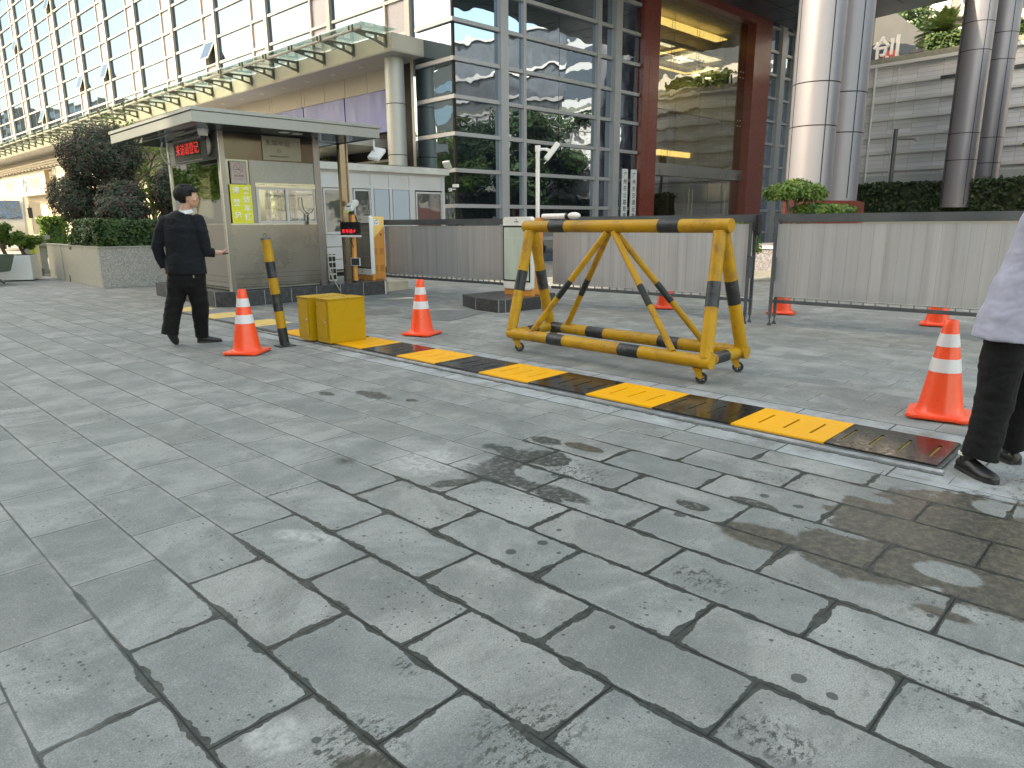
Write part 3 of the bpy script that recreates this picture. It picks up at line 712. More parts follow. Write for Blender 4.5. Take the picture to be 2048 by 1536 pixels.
# ------------------------------------------------------------------ fence gates
def gate_cloth(name, warm=0.0):
    t = NT(name); p = t.obj(); x, y, z = t.sep(p)
    st = t.noise(t.comb(0.0, t.m('MULTIPLY', y, 6.0), t.m('MULTIPLY', z, .15)), 1.2, 4, .7)
    big = t.noise(t.comb(0.0, t.m('MULTIPLY', y, 1.2), t.m('MULTIPLY', z, .5)), 1.6, 3)
    c = t.mix(t.mr(st, .3, .7, 0, 1), (0.32,0.315,0.325), (0.47,0.465,0.475))
    c = t.mix(t.mr(big, .35, .65, .0, .5), c, (0.39,0.40,0.43))
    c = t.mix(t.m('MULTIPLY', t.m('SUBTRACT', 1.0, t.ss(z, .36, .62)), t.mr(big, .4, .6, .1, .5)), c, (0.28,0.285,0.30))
    ln = t.m('PINGPONG', t.m('ADD', y, t.m('MULTIPLY', st, .01)), .0725)
    c = t.mix(t.m('MULTIPLY', t.m('SUBTRACT', 1.0, t.ss(ln, .0012, .0035)), .6), c, (0.20,0.19,0.175))
    t.set(Base_Color=c, Roughness=t.mr(st, .3, .7, .34, .5), Metallic=.25)
    t.bump(t.m('ADD', t.m('MULTIPLY', t.ss(ln, .0, .006), 1.0), t.m('MULTIPLY', big, 1.5)), .35, .004)
    return t.mat
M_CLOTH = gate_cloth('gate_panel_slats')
CLIP = MB().box(-.013,.013,0,.012,.045,.085).build('lower_clip', M_STEEL_D)
def gate(label, a, b, zt, zb, legs, left_free=False):
    """a, b: ends in plan (a = left as seen); local y runs from b to a"""
    a, b = Vector((*a,0)), Vector((*b,0)); L = (a-b).length; ang = math.atan2(-(a-b).x, (a-b).y)
    root = empty('fence_gate', b, ang, label, 'gate', 'folding fence gates closing the entrance')
    MB().box(-.03,.03,0,L,zt-.105,zt).build('top_beam', M_DARKGREY, root, bevel=.005)
    MB().box(-.008,.008,.05,L-.05 if not left_free else L-.15,zb+.085,zt-.125).build('panel', M_CLOTH, root)
    st = MB(); s2 = MB(); n = int(L/.145)
    for i in range(n):
        y = .06+i*(L-.12)/n; clip = CLIP.copy() if CLIP.users_collection and CLIP.parent else CLIP; clip.parent = root; clip.location = (0,y,zb)
        if not clip.users_collection: COL.objects.link(clip)
    for i in range(int(L/.03)): s2.box(-.0105,.0105,.05+i*.03,.05+i*.03+.014,zb+.088,zb+.094)
    s2.build('stitching', M_WHITE, root)
    MB().box(-.02,.02,.0,L-.02,zb,zb+.045).build('bottom_rail', M_DARKGREY, root, bevel=.008)
    MB().box(-.006,.006,.02,L-.06,zb+.078,zb+.0835).build('wire_rail', M_STEEL_D, root)
    for y in legs:
        lg = MB(); 
        for sx in (-.085, .085):
            lg.box(sx-.018, sx+.018, y-.02, y+.02, .10, zt-.035)
        o = lg.build('leg_frame', M_DARKGREY, root, bevel=.003)
        f = MB()
        for sx in (-.085, .085):
            f.tube((sx,y,.04),(sx,y,.12),.008,n=8); f.lathe([(0,0),(.035,0),(.03,.01),(.012,.045),(0,.05)], (sx,y,0), n=16, close=False)
        f.build('foot', M_BLACK, o, smooth=True)
        h = MB()
        for k in range(5): h.tube((-.1035,y,.14+k*.075),(-.1025,y,.14+k*.075),.006,n=8)
        for z in (zt-.09,.72,.92): h.tube((-.1045,y,z),(-.1025,y,z),.008,n=8)
        h.build('bolt_holes', M_SLOT, o)
        k = MB(); k.box(-.085,.085,y-.006,y+.006,.62,.92); k.box(-.085,.085,y-.008,y+.008,zt-.22,zt-.12); k.build('cross_plate', M_DARKGREY, o)
    return root
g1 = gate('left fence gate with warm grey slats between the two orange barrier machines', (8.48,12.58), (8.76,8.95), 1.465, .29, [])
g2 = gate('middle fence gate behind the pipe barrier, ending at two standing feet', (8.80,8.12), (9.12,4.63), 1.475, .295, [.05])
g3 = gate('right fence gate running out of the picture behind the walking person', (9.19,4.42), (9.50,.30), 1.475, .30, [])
lg = gate.__name__
# feet of the right gate sit at its left end
def end_legs(parent, y, zt):
    lgm = MB()
    for sx in (-.085,.085): lgm.box(sx-.018,sx+.018,y-.02,y+.02,.10,zt-.035)
    o = lgm.build('leg_frame', M_DARKGREY, parent, bevel=.003)
    f = MB()
    for sx in (-.085,.085):
        f.tube((sx,y,.04),(sx,y,.12),.008,n=8); f.lathe([(0,0),(.035,0),(.03,.01),(.012,.045),(0,.05)], (sx,y,0), n=16, close=False)
    f.build('foot', M_BLACK, o, smooth=True)
    h = MB()
    for k in range(5): h.tube((-.1035,y,.14+k*.075),(-.1025,y,.14+k*.075),.006,n=8)
    h.build('bolt_holes', M_SLOT, o)
    MB().box(-.085,.085,y-.006,y+.006,.60,.92).build('cross_plate', M_DARKGREY, o)
end_legs(g3, 4.13-.06, 1.475)
MB().prism_ax([(-.06,.10),(.06,.10),(.06,-.14),(.0,-.17),(-.06,-.14)], (0,-.02,1.37), Vector((1,0,0)), Vector((0,0,1)), Vector((0,1,0)), -.02, .02).build('latch', M_BLACK, g2)
MB().path([(0,3.62,.315),(-.12,3.78,.33),(-.2,3.95,.42)], .018, 8).build('stay_arm', M_STEEL_D, g1, smooth=True)

# ------------------------------------------------------------------ light pole between the machines
root = empty('floodlight_pole', (8.98,8.60,0), 0, 'slim white pole with a tilted floodlight on a short arm, behind the middle machine', 'lamp post')
X_, Y_, Z_ = Vector((1,0,0)), Vector((0,1,0)), Vector((0,0,1))
h_px = 2.62
MB().tube((0,0,0),(0,0,2.60),.036,n=20).build('pole', M_WHITE, root, smooth=True)
a = MB(); a.tube((0,0,2.56),(0,0,2.66),.045,n=18); a.build('cap', M_WHITE, root, smooth=True)
rv = Vector((0.717,-0.697,0))
a = MB(); a.tube(Vector((0,0,2.60)), rv*.15+Vector((0,0,2.60)), .022, n=12); a.build('arm', M_WHITE, root, smooth=True)
q = rv*.24+Vector((0,0,2.56)); ax = (rv*.6+Vector((0,0,.75))).normalized(); az = Vector((0.7,0.7,0)); ay = ax.cross(az)
a = MB(); a.obox(q, ax, ay, az, .17, .045, .11); a.build('floodlight', M_WHITE, root, bevel=.01)
a = MB(); a.bar(rv*.14+Vector((0,0,2.60)), q+ax*.0, .03, .05); a.bar(q-ax*.14-ay*.03, q-ax*.24-ay*.02, .012,.012); a.build('bracket', M_WHITE, root)

# ------------------------------------------------------------------ guard booth
BU0, BU1, BT0, BT1, BZ = 4.97, 6.81, 12.06, 14.45, .262
M_BOOTH = brushed('booth_steel', (0.205,0.195,0.183), .27, 'x', .07)
M_BOOTH_DK = brushed('booth_post_steel', (0.20,0.19,0.185), .34, 'z')
M_FASCIA = plain('roof_fascia_aluminium', (0.235,0.24,0.235), .36, metal=.5, var=.05, scale=1.2)
M_SOFFIT = plain('dark_soffit', (0.10,0.11,0.12), .35, metal=.4)
M_GLASS = glass_clear('window_glass', (.60,.66,.62), .13, .01, .12)
M_GLASS_DK = glass_mirror('dark_film_glass', (.5,.52,.5), .16, (.02,.022,.02), .15)
M_CURTAIN = plain('curtain_cloth', (0.36,0.36,0.33), .8, var=.1, scale=8)
M_INT = plain('booth_interior', (0.20,0.20,0.18), .7)
booth = empty('guard_booth', (BU0,BT0,BZ), 0, 'stainless steel guard booth with overhanging flat roof on the dark kerb', 'guard booth')
def loc(m): return m
W_, D_ = BU1-BU0, BT1-BT0
def wall_front():                     # local: x 0..W, y=0 face, thickness 0.04
    m = MB()
    m.box(.09, W_-.13, 0.0, .04, .06, 1.12)               # lower panel
    MB().box(.09, W_-.13, 0.002, .04, 2.20, 2.62).build('upper_front_panel', brushed('mirror_darkened_steel', (0.050,0.042,0.034), .14, 'x', .4), booth, bevel=.002)  # base colour darkened to imitate the dark soffit and forecourt it mirrors
    return m.build('front_panel', M_BOOTH, booth, bevel=.002)
fp = wall_front()
for z in (.10,.20,.28):
    MB().box(.09, W_-.13, -.0025, .0, z, z+.004).build('panel_seam', M_SLOT, fp)
MB().box(.09, W_-.13, -.004, .02, 1.12, 1.145).build('sill', M_STEEL, fp, bevel=.002)
MB().box(.012,.09,-.006,.09,0,2.66).build('corner_post', M_BOOTH_DK, booth, bevel=.004)
MB().box(-.004,.012,.0,.09,0,2.66).build('corner_post_edge', M_STEEL, booth, bevel=.002)
MB().box(W_-.13,W_,-.006,.10,0,2.66).build('corner_post', M_BOOTH_DK, booth, bevel=.004)
MB().box(-.006,.10,D_-.10,D_,0,2.66).build('corner_post', M_STEEL, booth, bevel=.004)
MB().box(W_-.10,W_,D_-.10,D_,0,2.66).build('corner_post', M_BOOTH_DK, booth, bevel=.004)
# front: sign bay, stile, window
MB().box(.49,.57,-.003,.05,1.145,2.20).build('window_stile', M_BOOTH_DK, booth, bevel=.003)
MB().box(.09,.49,.015,.025,1.145,2.20).build('side_pane', M_GLASS_DK, booth)
MB().box(.57,W_-.13,.012,.022,1.83,2.20).build('upper_pane', plain('frosted_grey_pane', (0.20,0.215,0.21), .22, var=.05, coat=.4), booth)
wf = MB(); wf.box(.57,W_-.13,-.012,.05,1.755,1.80); wf.box(.57,W_-.13,-.018,.05,1.805,1.83); wf.build('window_header', plain('champagne_aluminium', (0.50,0.46,0.34), .35, metal=.6), booth, bevel=.003)
fr = MB()
for x0, x1, yy in ((.585,1.17,.012),(1.12,1.70,-.004)):
    fr.box(x0,x0+.05,yy,yy+.03,1.145,1.755); fr.box(x1-.03,x1,yy,yy+.03,1.145,1.755); fr.box(x0+.05,x1-.03,yy,yy+.03,1.72,1.755); fr.box(x0+.05,x1-.03,yy,yy+.03,1.145,1.185)
fo = fr.build('sliding_window_frame', M_ALU, booth, bevel=.002)
gl = MB(); gl.box(.635,1.14,.024,.028,1.185,1.72); gl.box(1.17,1.67,.008,.012,1.185,1.72); gl.build('window_pane', M_GLASS, fo)
# side facing left (-x)
sp = MB(); sp.box(0,.04,.09,D_-.10,.06,1.12); sp.box(.002,.04,.09,D_-.10,2.20,2.62); sp = sp.build('side_panel', plain('pale_side_panel', (0.26,0.25,0.235), .34, metal=.5, var=.05, scale=1.5), booth, bevel=.002)
for z in (.14,.24): MB().box(-.0025,0,.09,D_-.10,z,z+.004).build('panel_seam', M_SLOT, sp)
MB().box(-.004,.02,.09,D_-.10,1.12,1.145).build('sill', M_STEEL, sp, bevel=.002)
MB().box(-.002,.0,.09,D_-.10,2.38,2.386).build('panel_seam', M_SLOT, sp)
MB().box(.012,.020,.09,D_-.10,1.145,2.20).build('side_window_pane', glass_clear('side_glass', (.34,.38,.34), .20, .01, .12), booth)
# rear and right walls with windows, interior
m = MB(); m.box(.1,W_-.1,D_-.04,D_,.0,1.1); m.box(.1,W_-.1,D_-.04,D_,2.15,2.62); m.box(.75,.95,D_-.04,D_,1.1,2.15)
m.box(W_-.04,W_-.002,.1,D_-.1,.0,1.1); m.box(W_-.04,W_-.002,.1,D_-.1,2.1,2.62); m.box(W_-.04,W_-.002,1.0,1.2,1.1,2.1); m.build('rear_wall', M_INT, booth)
MB().box(.02,W_-.02,.04,D_-.02,.01,.05).build('floor', M_INT, booth)
m = MB(); m.box(.10,W_-.15,.10,.55,.98,1.02); m.build('desk', M_INT, booth)
cu = MB()
def curtain(x0, x1, y, z0, z1, n=14):
    b = len(cu.v)
    for i in range(n+1):
        x = x0+(x1-x0)*i/n; yy = y+.02*math.sin(i*1.9)
        cu.v += [(x,yy,z0),(x,yy,z1)]
    for i in range(n): cu.f.append((b+2*i,b+2*i+2,b+2*i+3,b+2*i+1)); cu.mi.append(0)
curtain(.64,.92,.16,1.10,1.75); curtain(1.05,1.13,.18,1.10,1.75,6); curtain(1.24,1.36,.2,1.10,1.75,6)
cu.build('curtain', M_CURTAIN, booth, smooth=True)
bulb = MB().ball((1.16,.2,1.10),.055,14,10).build('telephone', M_BLACK, booth, smooth=True)
hp = MB(); hp.path([(1.40,-.05,1.60),(1.40,-.06,1.48),(1.43,-.06,1.37),(1.50,-.06,1.31),(1.57,-.06,1.33),(1.62,-.06,1.40)], .008, 8); hp.tube((1.50,-.05,1.30),(1.49,-.05,1.12),.018,.02,n=12)
hp = hp.build('gooseneck_microphone', M_BLACK, smooth=True); hp.location = (BU0,BT0,BZ)
tag(hp, 'black curved gooseneck microphone standing at the booth service window', 'microphone')
# roof
rf = MB(); rx0, rx1, ry0, ry1 = 4.24-BU0, 7.53-BU0, 11.15-BT0, 15.20-BT0; zt = 3.10-BZ
roof = MB().box(rx0+.03, rx1-.03, ry0+.03, ry1-.03, zt-.16, zt-.01).build('roof', M_SOFFIT, booth)
m = MB()
for z0, z1, o in ((zt-.215, zt-.06, .0), (zt-.052, zt, .022)):
    m.box(rx0-o, rx1+o, ry0-o, ry0+.03, z0, z1); m.box(rx0-o, rx0+.03, ry0+.03, ry1+o, z0, z1)
    m.box(rx1-.03, rx1+o, ry0+.03, ry1+o, z0, z1); m.box(rx0+.03, rx1-.03, ry1-.03, ry1+o, z0, z1)
m.build('fascia', M_FASCIA, roof, bevel=.004)
MB().box(rx0+.03,rx1-.03,ry0+.03,ry1-.03,zt-.205,zt-.17).build('soffit', glass_mirror('polished_soffit', (.45,.5,.55), .35, (.06,.07,.08), .05), roof)
for x, y in ((1.2,-.45),(5.9-BU0,-.5)): MB().lathe([(0,zt-.207),(.09,zt-.207),(.09,zt-.203)], (x,y,0), n=20, close=False).build('downlight', M_WHITE, roof)
# stainless roof post to the right, rear bracket
m = MB(); m.box(7.46-BU0,7.66-BU0,.42,.46,0,zt-.2); m.box(7.47-BU0,7.50-BU0,.39,.50,0,zt-.2); m.box(7.62-BU0,7.65-BU0,.39,.50,0,zt-.2)
m.build('roof_post', brushed('polished_post', (.25,.22,.17), .2, 'z'), booth, bevel=.004)

# writing and signs on the booth ------------------------------------------
M_TXT_DK = plain('dark_print', (0.045,0.05,0.05), .5)
FX = (1,0,0)
pq = empty('plaque', (5.72,BT0-.004,2.478), 0, 'metal no smoking workplace plaque above the booth window with dark Chinese characters', 'plaque')
MB().box(0,.72,-.012,0,0,.40).build('plate', plain('satin_plaque', (.15,.145,.12), .35, metal=.6, var=.05), pq, bevel=.003)
text_mesh('lettering', '无烟单位', .105, M_TXT_DK, face_M((.29,-.0135,.285), FX), pq, sx=1.12)
rg = MB()
def ring(m, c, r, w, ax, ay, n=24):
    pts = []
    for i in range(n):
        t0_, t1_ = 2*math.pi*i/n, 2*math.pi*(i+1)/n
        P = lambda t, q: c+ax*math.cos(t)*q+ay*math.sin(t)*q
        m.add([P(t0_,r),P(t1_,r),P(t1_,r-w),P(t0_,r-w)], [(0,1,2,3)])
c = Vector((.30,-.0135,.165)); ring(rg, c, .035, .006, X_, Z_); rg.bar(c+Vector((-.022,0,.022)), c+Vector((.022,0,-.022)), .005, .001, up=(0,1,0)); rg.bar(c+Vector((-.02,0,0)), c+Vector((.02,0,0)), .007, .001, up=(0,1,0))
rg.build('no_smoking_symbol', M_TXT_DK, pq)
text_mesh('small_print', '广州市控烟工作领导小组办公室', .026, M_TXT_DK, face_M((.29,-.0135,.065), FX), pq)

ns = empty('no_smoking_sign', (5.12,BT0-.008,2.055), 0, 'pinkish grey rounded no smoking sign above the yellow notice on the booth', 'sign')
MB().box(0,.285,-.010,0,0,.375).build('plate', plain('pinkish_sign', (0.36,0.31,0.30), .5, var=.05), ns, bevel=.012)
M_SIGN_RED = plain('faded_red_print', (0.26,0.12,0.12), .5); M_SIGN_GREY = plain('faded_grey_print', (0.13,0.12,0.13), .5)
m = MB(); yy = -.0115
for a, b, c_, d in ((.012,.273,.012,.016),(.012,.273,.359,.363),(.012,.016,.016,.359),(.269,.273,.016,.359)): m.box(a,b,yy,-.010,c_,d)
m.build('border', M_SIGN_GREY, ns)
m = MB(); c = Vector((.142,-.0115,.255)); ring(m, c, .083, .010, X_, Z_, 32); m.bar(c+Vector((-.055,0,.055)), c+Vector((.055,0,-.055)), .010, .001, up=(0,1,0)); m.build('prohibition_ring', M_SIGN_RED, ns)
m = MB(); m.bar(c+Vector((-.055,0,-.018)), c+Vector((.02,0,-.018)), .014, .001, up=(0,1,0)); m.bar(c+Vector((.026,0,-.018)), c+Vector((.036,0,-.018)), .014, .001, up=(0,1,0))
m.path([c+Vector((.03,0,.0)), c+Vector((.045,0,.012)), c+Vector((.028,0,.024)), c+Vector((.042,0,.042))], .003, 5); m.build('cigarette', M_SIGN_GREY, ns)
text_mesh('lettering', '禁止吸烟', .042, M_SIGN_RED, face_M((.142,-.0115,.135), FX), ns)
m = MB(); m.box(.035,.25,-.0115,-.0105,.090,.094); m.box(.05,.235,-.0115,-.0105,.068,.072); m.build('small_print', M_SIGN_GREY, ns)

yn = empty('visitor_notice', (5.088,BT0-.010,1.405), 0, 'bright yellow notice with white characters asking visiting cars to register', 'sign')
MB().box(0,.372,-.006,0,0,.645).build('board', plain('fluorescent_yellow_board', (0.62,0.60,0.015), .45, var=.06, scale=3), yn, bevel=.002)
M_WPRINT = plain('white_print', (0.72,0.72,0.70), .5, var=.03)
m = MB()
for a, b, c_, d in ((.012,.360,.012,.015),(.012,.360,.630,.633),(.012,.015,.015,.630),(.357,.360,.015,.630)): m.box(a,b,-.0072,-.006,c_,d)
m.build('border', plain('light_yellow_line', (0.68,0.68,0.25), .5), yn)
for i, ch in enumerate('来访车辆'): text_mesh('character', ch, .120, M_WPRINT, face_M((.275,-.0072,.545-.148*i), FX), yn, bold=.003)
for i, ch in enumerate('请登记'): text_mesh('character', ch, .120, M_WPRINT, face_M((.10,-.0072,.545-.205*i), FX), yn, bold=.003)

# LED board hung on the left side, reads along -y seen from -x
UPR = (0,-1,0)
led = empty('led_board', (BU0-.06, 12.77, 2.435), 0, 'black box display with red characters asking visitors to register', 'display', 'led displays hanging under the booth roof')
MB().box(-.185,-.09,-.62,.62,0,.40).build('housing', M_BLACK, led, bevel=.006)
MB().box(-.1885,-.185,-.60,.60,.02,.38).build('screen', M_SCREEN, led)
text_mesh('lettering', '来访请登记', .205, M_RED_LED, face_M((-.190,.0,.195), UPR), led, bold=-.0035, sx=1.0)
m = MB()
for y in (-.3,.3): m.box(-.14,-.12,y-.01,y+.01,.40,.46)
m.build('hanger', M_STEEL_D, led)
led2 = empty('led_board', (BU0-.06, 12.74, 2.99), 0, 'dark upper box display tucked under the booth roof edge above the lit one', 'display', 'led displays hanging under the booth roof')
MB().box(-.185,-.02,-.62,.62,-.12,-.0).build('housing', M_BLACK, led2, bevel=.006)
MB().box(-.1885,-.185,-.60,.60,-.11,-.01).build('screen', M_SCREEN, led2)
text_mesh('lettering', '欢迎光临', .10, emit('dim_red_led', (0.6,0.03,0.03), .05), face_M((-.190,0,-.055), UPR), led2, sx=1.6)
MB().box(BU0-.45,BU0-.43,12.3,14.3,2.935,2.95).build('rail', M_STEEL_D, led2).location = (-(BU0-.06), -12.74, -2.99-.07)
ds = empty('round_panel', (BU0-.06, 12.46, 2.70), 0, 'pale round disc antenna fixed to the booth wall beside the red display', 'antenna')
m = MB(); m.path([(.05,0,0),(-.07,0,0)],[.165,.165],36); m.build('disc', M_WHITE, ds, bevel=.012)
m = MB(); m.path([(.06,0,0),(.03,0,0)],[.19,.19],36); m.build('rim', M_DARKGREY, ds)
dc = empty('dome_camera', (BU0-.24, 12.03, 2.79), 0, 'white dome camera with black eye under the booth roof corner', 'camera', 'security cameras')
MB().lathe([(.0,.17),(.085,.17),(.088,.10),(.075,.03),(.066,.0)], n=24, close=False).build('housing', M_WHITE, dc, smooth=True)
MB().ball((0,0,.0),.062,18,12).build('dome', M_SCREEN, dc, smooth=True)
MB().bar((.0,.0,.15),(.22,.05,.15),.03,.03).build('arm', M_WHITE, dc)
cb = MB(); cb.path([(BU0-.09,14.36,2.92),(BU0-.12,14.4,2.75),(BU0-.1,14.38,2.6),(BU0-.04,14.30,2.50)], .018, 8)
tag(cb.build('cable_loop', M_WHITE, smooth=True), 'pale loop of cable at the far left corner of the booth', 'cable')

# floodlights on the right end of the booth roof
def floodlight(label, p, drop, dirv):
    r_ = empty('floodlight', p, 0, label, 'floodlight', 'floodlights')
    MB().path([(0,0,0),(0,0,-drop*.5),(.02,-.02,-drop)], .018, 8).build('bracket', M_WHITE, r_, smooth=True)
    ax_ = Vector(dirv).normalized(); side = Vector((0.7,-.7,0)); side = (side-ax_*side.dot(ax_)).normalized(); up_ = ax_.cross(side)
    MB().obox(Vector((.02,-.02,-drop))+ax_*.02, side, up_, ax_, .16, .035, .11).build('lamp_head', M_WHITE, r_, bevel=.012)
    return r_
floodlight('pale floodlight hanging from the right end of the booth roof', (7.46,11.25,2.88), .26, (.35,-.6,-.15))

# equipment on the kerb ---------------------------------------------------
KZ = .262
cp = empty('camera_post', (7.52,12.20,KZ), 0, 'orange round post on the kerb carrying a camera and a small red display', 'camera post')
MB().tube((0,0,0),(0,0,1.30),.048,n=22).build('pole', M_ORANGE, cp, smooth=True)
MB().lathe([(.0,.035),(.09,.03),(.12,0)], n=26, close=False).build('foot', M_BLACK, cp, smooth=True)
MB().tube((0,0,1.30),(0,0,1.37),.045,n=20).build('collar', M_BLACK, cp, smooth=True)
MB().path([(.05,0,1.3),(.10,.0,1.2),(.09,0,1.05)], .014, 8).build('cable', M_BLACK, cp, smooth=True)
MB().path([(-.02,-.05,.95),(-.10,-.06,.80),(-.04,-.05,.68)], .010, 8).build('cable', M_BLACK, cp, smooth=True)
ca = (Vector((-.42,-.30,-.16))).normalized(); sd = Vector((.58,-.81,0)); sd = (sd-ca*sd.dot(ca)).normalized(); up = sd.cross(ca)
cm = MB(); cm.obox(Vector((.0,-.02,1.485)), ca, sd, up, .19, .062, .055); cam_o = cm.build('camera_housing', M_WHITE, cp, bevel=.018)
m = MB(); m.obox(Vector((.0,-.02,1.485))+ca*.17+up*.02, ca, sd, up, .07, .07, .04); m.build('sun_hood', M_WHITE, cam_o, bevel=.01)
m = MB(); m.obox(Vector((.0,-.02,1.485))+ca*.192-up*.0, ca, sd, up, .004, .045, .038); m.build('lens', M_BLACK, cam_o)
m = MB(); m.obox(Vector((.0,-.02,1.485))+ca*.30+up*.05, ca, sd, up, .05, .03, .006); m.build('yellow_strap', plain('lime_plastic', (.5,.6,.05),.5), cam_o)
UPL = Vector((.55,-.835,0)).normalized()          # reading direction of things turned towards the driver
def turned(c, w, h, d, name, mat, parent, bev=.006):
    n_ = Vector((-UPL.y*-1, UPL.x*-1, 0)); n_ = Vector((UPL.y, -UPL.x, 0)).normalized()
    return MB().obox(Vector(c), UPL, Z_, n_, w/2, h/2, d/2).build(name, mat, parent, bevel=bev), n_
dsp, nn = turned((-.12,-.10,1.03), .40, .265, .06, 'display_box', M_BLACK, cp)
MB().obox(Vector((-.12,-.10,.895))+nn*.005, UPL, Z_, nn, .21, .018, .035).build('display_sill', M_WHITE, dsp, bevel=.004)
if nn.dot(Vector((-1,-1,0))) < 0: nn = -nn
MB().obox(Vector((-.12,-.10,1.045))+nn*.0305, UPL, Z_, nn, .185, .10, .001).build('display_screen', M_SCREEN, dsp, bevel=0)
text_mesh('red_digits', '空车位·P', .075, M_RED_LED, face_M(Vector((-.145,-.10,.985))+nn*.033, UPL), dsp, bold=.002)
kp, _ = turned((-.03,-.08,.40), .19, .155, .03, 'keypad', M_WHITE, cp, .004)
MB().obox(Vector((-.03,-.08,.40))+nn*.0155, UPL, Z_, nn, .085, .068, .001).build('keypad_face', M_BLACK, kp)
m = MB()
for i in range(5):
    for j in range(4): m.obox(Vector((-.03,-.08,.40))+nn*.018+UPL*(-.064+.032*i)+Z_*(-.045+.03*j), UPL, Z_, nn, .011, .0095, .001)
m.build('keys', M_DARKGREY, kp)
ac = empty('air_conditioner', (7.14,12.55,KZ), 0, 'white outdoor air conditioner unit with black grille standing on the kerb', 'air conditioner')
MB().box(-.02,.16,-.02,.62,.02,.56).build('casing', plain('cream_casing', (.55,.54,.48), .5, dirt=.3), ac, bevel=.01)
a = math.radians(0)
m = MB()
for j in range(4):
    for i in range(2): m.box(-.003+i*.078, .062+i*.078, -.0235, -.021, .05+j*.118, .145+j*.118)
m.box(.0,.06,-.0235,-.021,.53,.545); m.box(.08,.15,-.0235,-.021,.53,.545)
m.build('grille', M_BLACK, ac)
ra = empty('rail_fence', (7.0,13.35,KZ), 0, 'low steel rail fence behind the orange camera post', 'fence')
m = MB()
for z in (.14,.40,.66,.92): m.tube((0,0,z),(1.35,0,z),.014,n=8)
m.build('rails', M_STEEL, ra, smooth=True)
m = MB()
for x in (.0,.55,1.35): m.box(x-.02,x+.02,-.02,.02,0,1.0)
m.build('post', M_STEEL, ra)
MB().box(.18,.42,-.05,.08,.62,.95).build('wall_box', M_WHITE, ra, bevel=.01)
MB().path([(6.87,11.98,.62),(6.88,11.93,.40),(6.93,11.88,.12),(6.98,11.86,.02)], .014, 8)
tag(MB().path([(6.84,12.0,.60),(6.86,11.96,.40),(6.98,11.90,.14)], .012, 8).build('conduit', M_STEEL, smooth=True), 'thin bent metal conduit at the right foot of the booth', 'conduit')

# ------------------------------------------------------------------ grey prefab office behind the gate
KX0, KX1, KT = 9.62, 13.86, 17.20
kk = empty('prefab_office', (KX0,KT,0), 0, 'low grey prefab office with white framed windows behind the left fence gate', 'office cabin')
KW, KD = KX1-KX0, 1.75
m = MB(); m.box(0,KW,0,KD,.18,.30); m.build('base_beam', M_ALU_L, kk)
MB().box(.05,KW-.05,.05,KD-.05,0.0,.18).build('plinth', M_SLOT, kk)
m = MB(); m.box(0,KW,0,.05,.30,1.12); m.box(0,KW,0,.05,2.40,2.78); m.box(0,.05,.05,KD,.30,2.78); m.box(KW-.05,KW,.05,KD,.30,2.78); m.box(.05,KW-.05,KD-.05,KD,.30,2.78); m.box(0,KW,.05,KD,.30,.34)
m.build('wall_panel', M_ALU_L, kk)
m = MB()
for x in (0,.92,1.60,2.22,2.92,3.02,KW-.1): m.box(x, x+.10, -.02, .0, .30, 2.78)
for z0, z1 in ((2.34,2.42),(2.74,2.80)): m.box(0,KW,-.018,.0,z0,z1)
m.box(0,3.0,-.018,.0,1.06,1.14); m.build('frame', M_ALU_L, kk, bevel=.004)
RF = MB(); RF.box(-.10,KW+.10,-.14,KD+.1,2.80,2.98); RF.build('roof_edge', plain('pale_roof_edge', (.50,.50,.48), .5, dirt=.3), kk, bevel=.01)
MB().box(-.08,KW+.08,-.12,KD+.08,2.985,3.0).build('roof_top', M_DARKGREY, kk)
MB().box(0.0,KW,-.06,.0,2.76,2.80).build('gutter_shadow_strip', M_ALU, kk)
M_BLIND = plain('pale_blue_blind', (0.36,0.41,0.47), .6, var=.04, scale=.8)
M_DKWIN = glass_mirror('office_window_glass', (.6,.65,.65), .22, (.07,.075,.08), .3)
for x0, x1, z0, z1, mt in ((.12,.90,1.14,2.32,'w'),(1.04,1.58,1.14,2.32,'w'),(1.72,2.20,1.14,2.34,'b'),(2.34,2.90,1.14,2.34,'b'),(3.14,KW-.12,.40,2.30,'d')):
    f = MB(); 
    if mt != 'b':
        f.box(x0,x0+.05,-.03,.0,z0,z1); f.box(x1-.05,x1,-.03,.0,z0,z1); f.box(x0+.05,x1-.05,-.03,.0,z1-.05,z1); f.box(x0+.05,x1-.05,-.03,.0,z0,z0+.05)
    else: f.box(x0-.02,x1+.02,-.03,.0,z1,z1+.02); f.box(x0-.02,x1+.02,-.03,.0,z0-.04,z0)
    f = f.build('door' if mt == 'd' else 'window', M_ALU_L, kk, bevel=.003)
    if mt == 'b':
        MB().box(x0,x1,-.012,-.008,z0+.02,z1).build('blind', M_BLIND, f)
        MB().box(x0,x1,-.004,.0,z0-.02,z0+.02).build('window_pane', M_SLOT, f)
    else: MB().box(x0+.05,x1-.05,-.010,-.004,z0+.05,z1-.05).build('window_pane', M_DKWIN, f)
fc = empty('bullet_camera', (KX1+.05,KT-.12,2.45), 0, 'small bullet camera on the right corner of the prefab office', 'camera', 'security cameras')
MB().obox((.22,-.10,.05), Vector((.7,-.7,0)), Vector((.7,.7,0)), Z_, .10,.05,.045).build('housing', M_WHITE, fc, bevel=.01)
MB().bar((0,0,-.05),(.22,-.1,-.05),.04,.02).build('bracket', M_WHITE, fc)
MB().box(.02,.05,-.12,.0,-.12,-.02).build('junction_box', M_WHITE, fc)
floodlight('dark floodlight on the roof corner of the prefab office', (KX1-.02,KT-.12,3.06), -.02, (.45,-.6,.1))

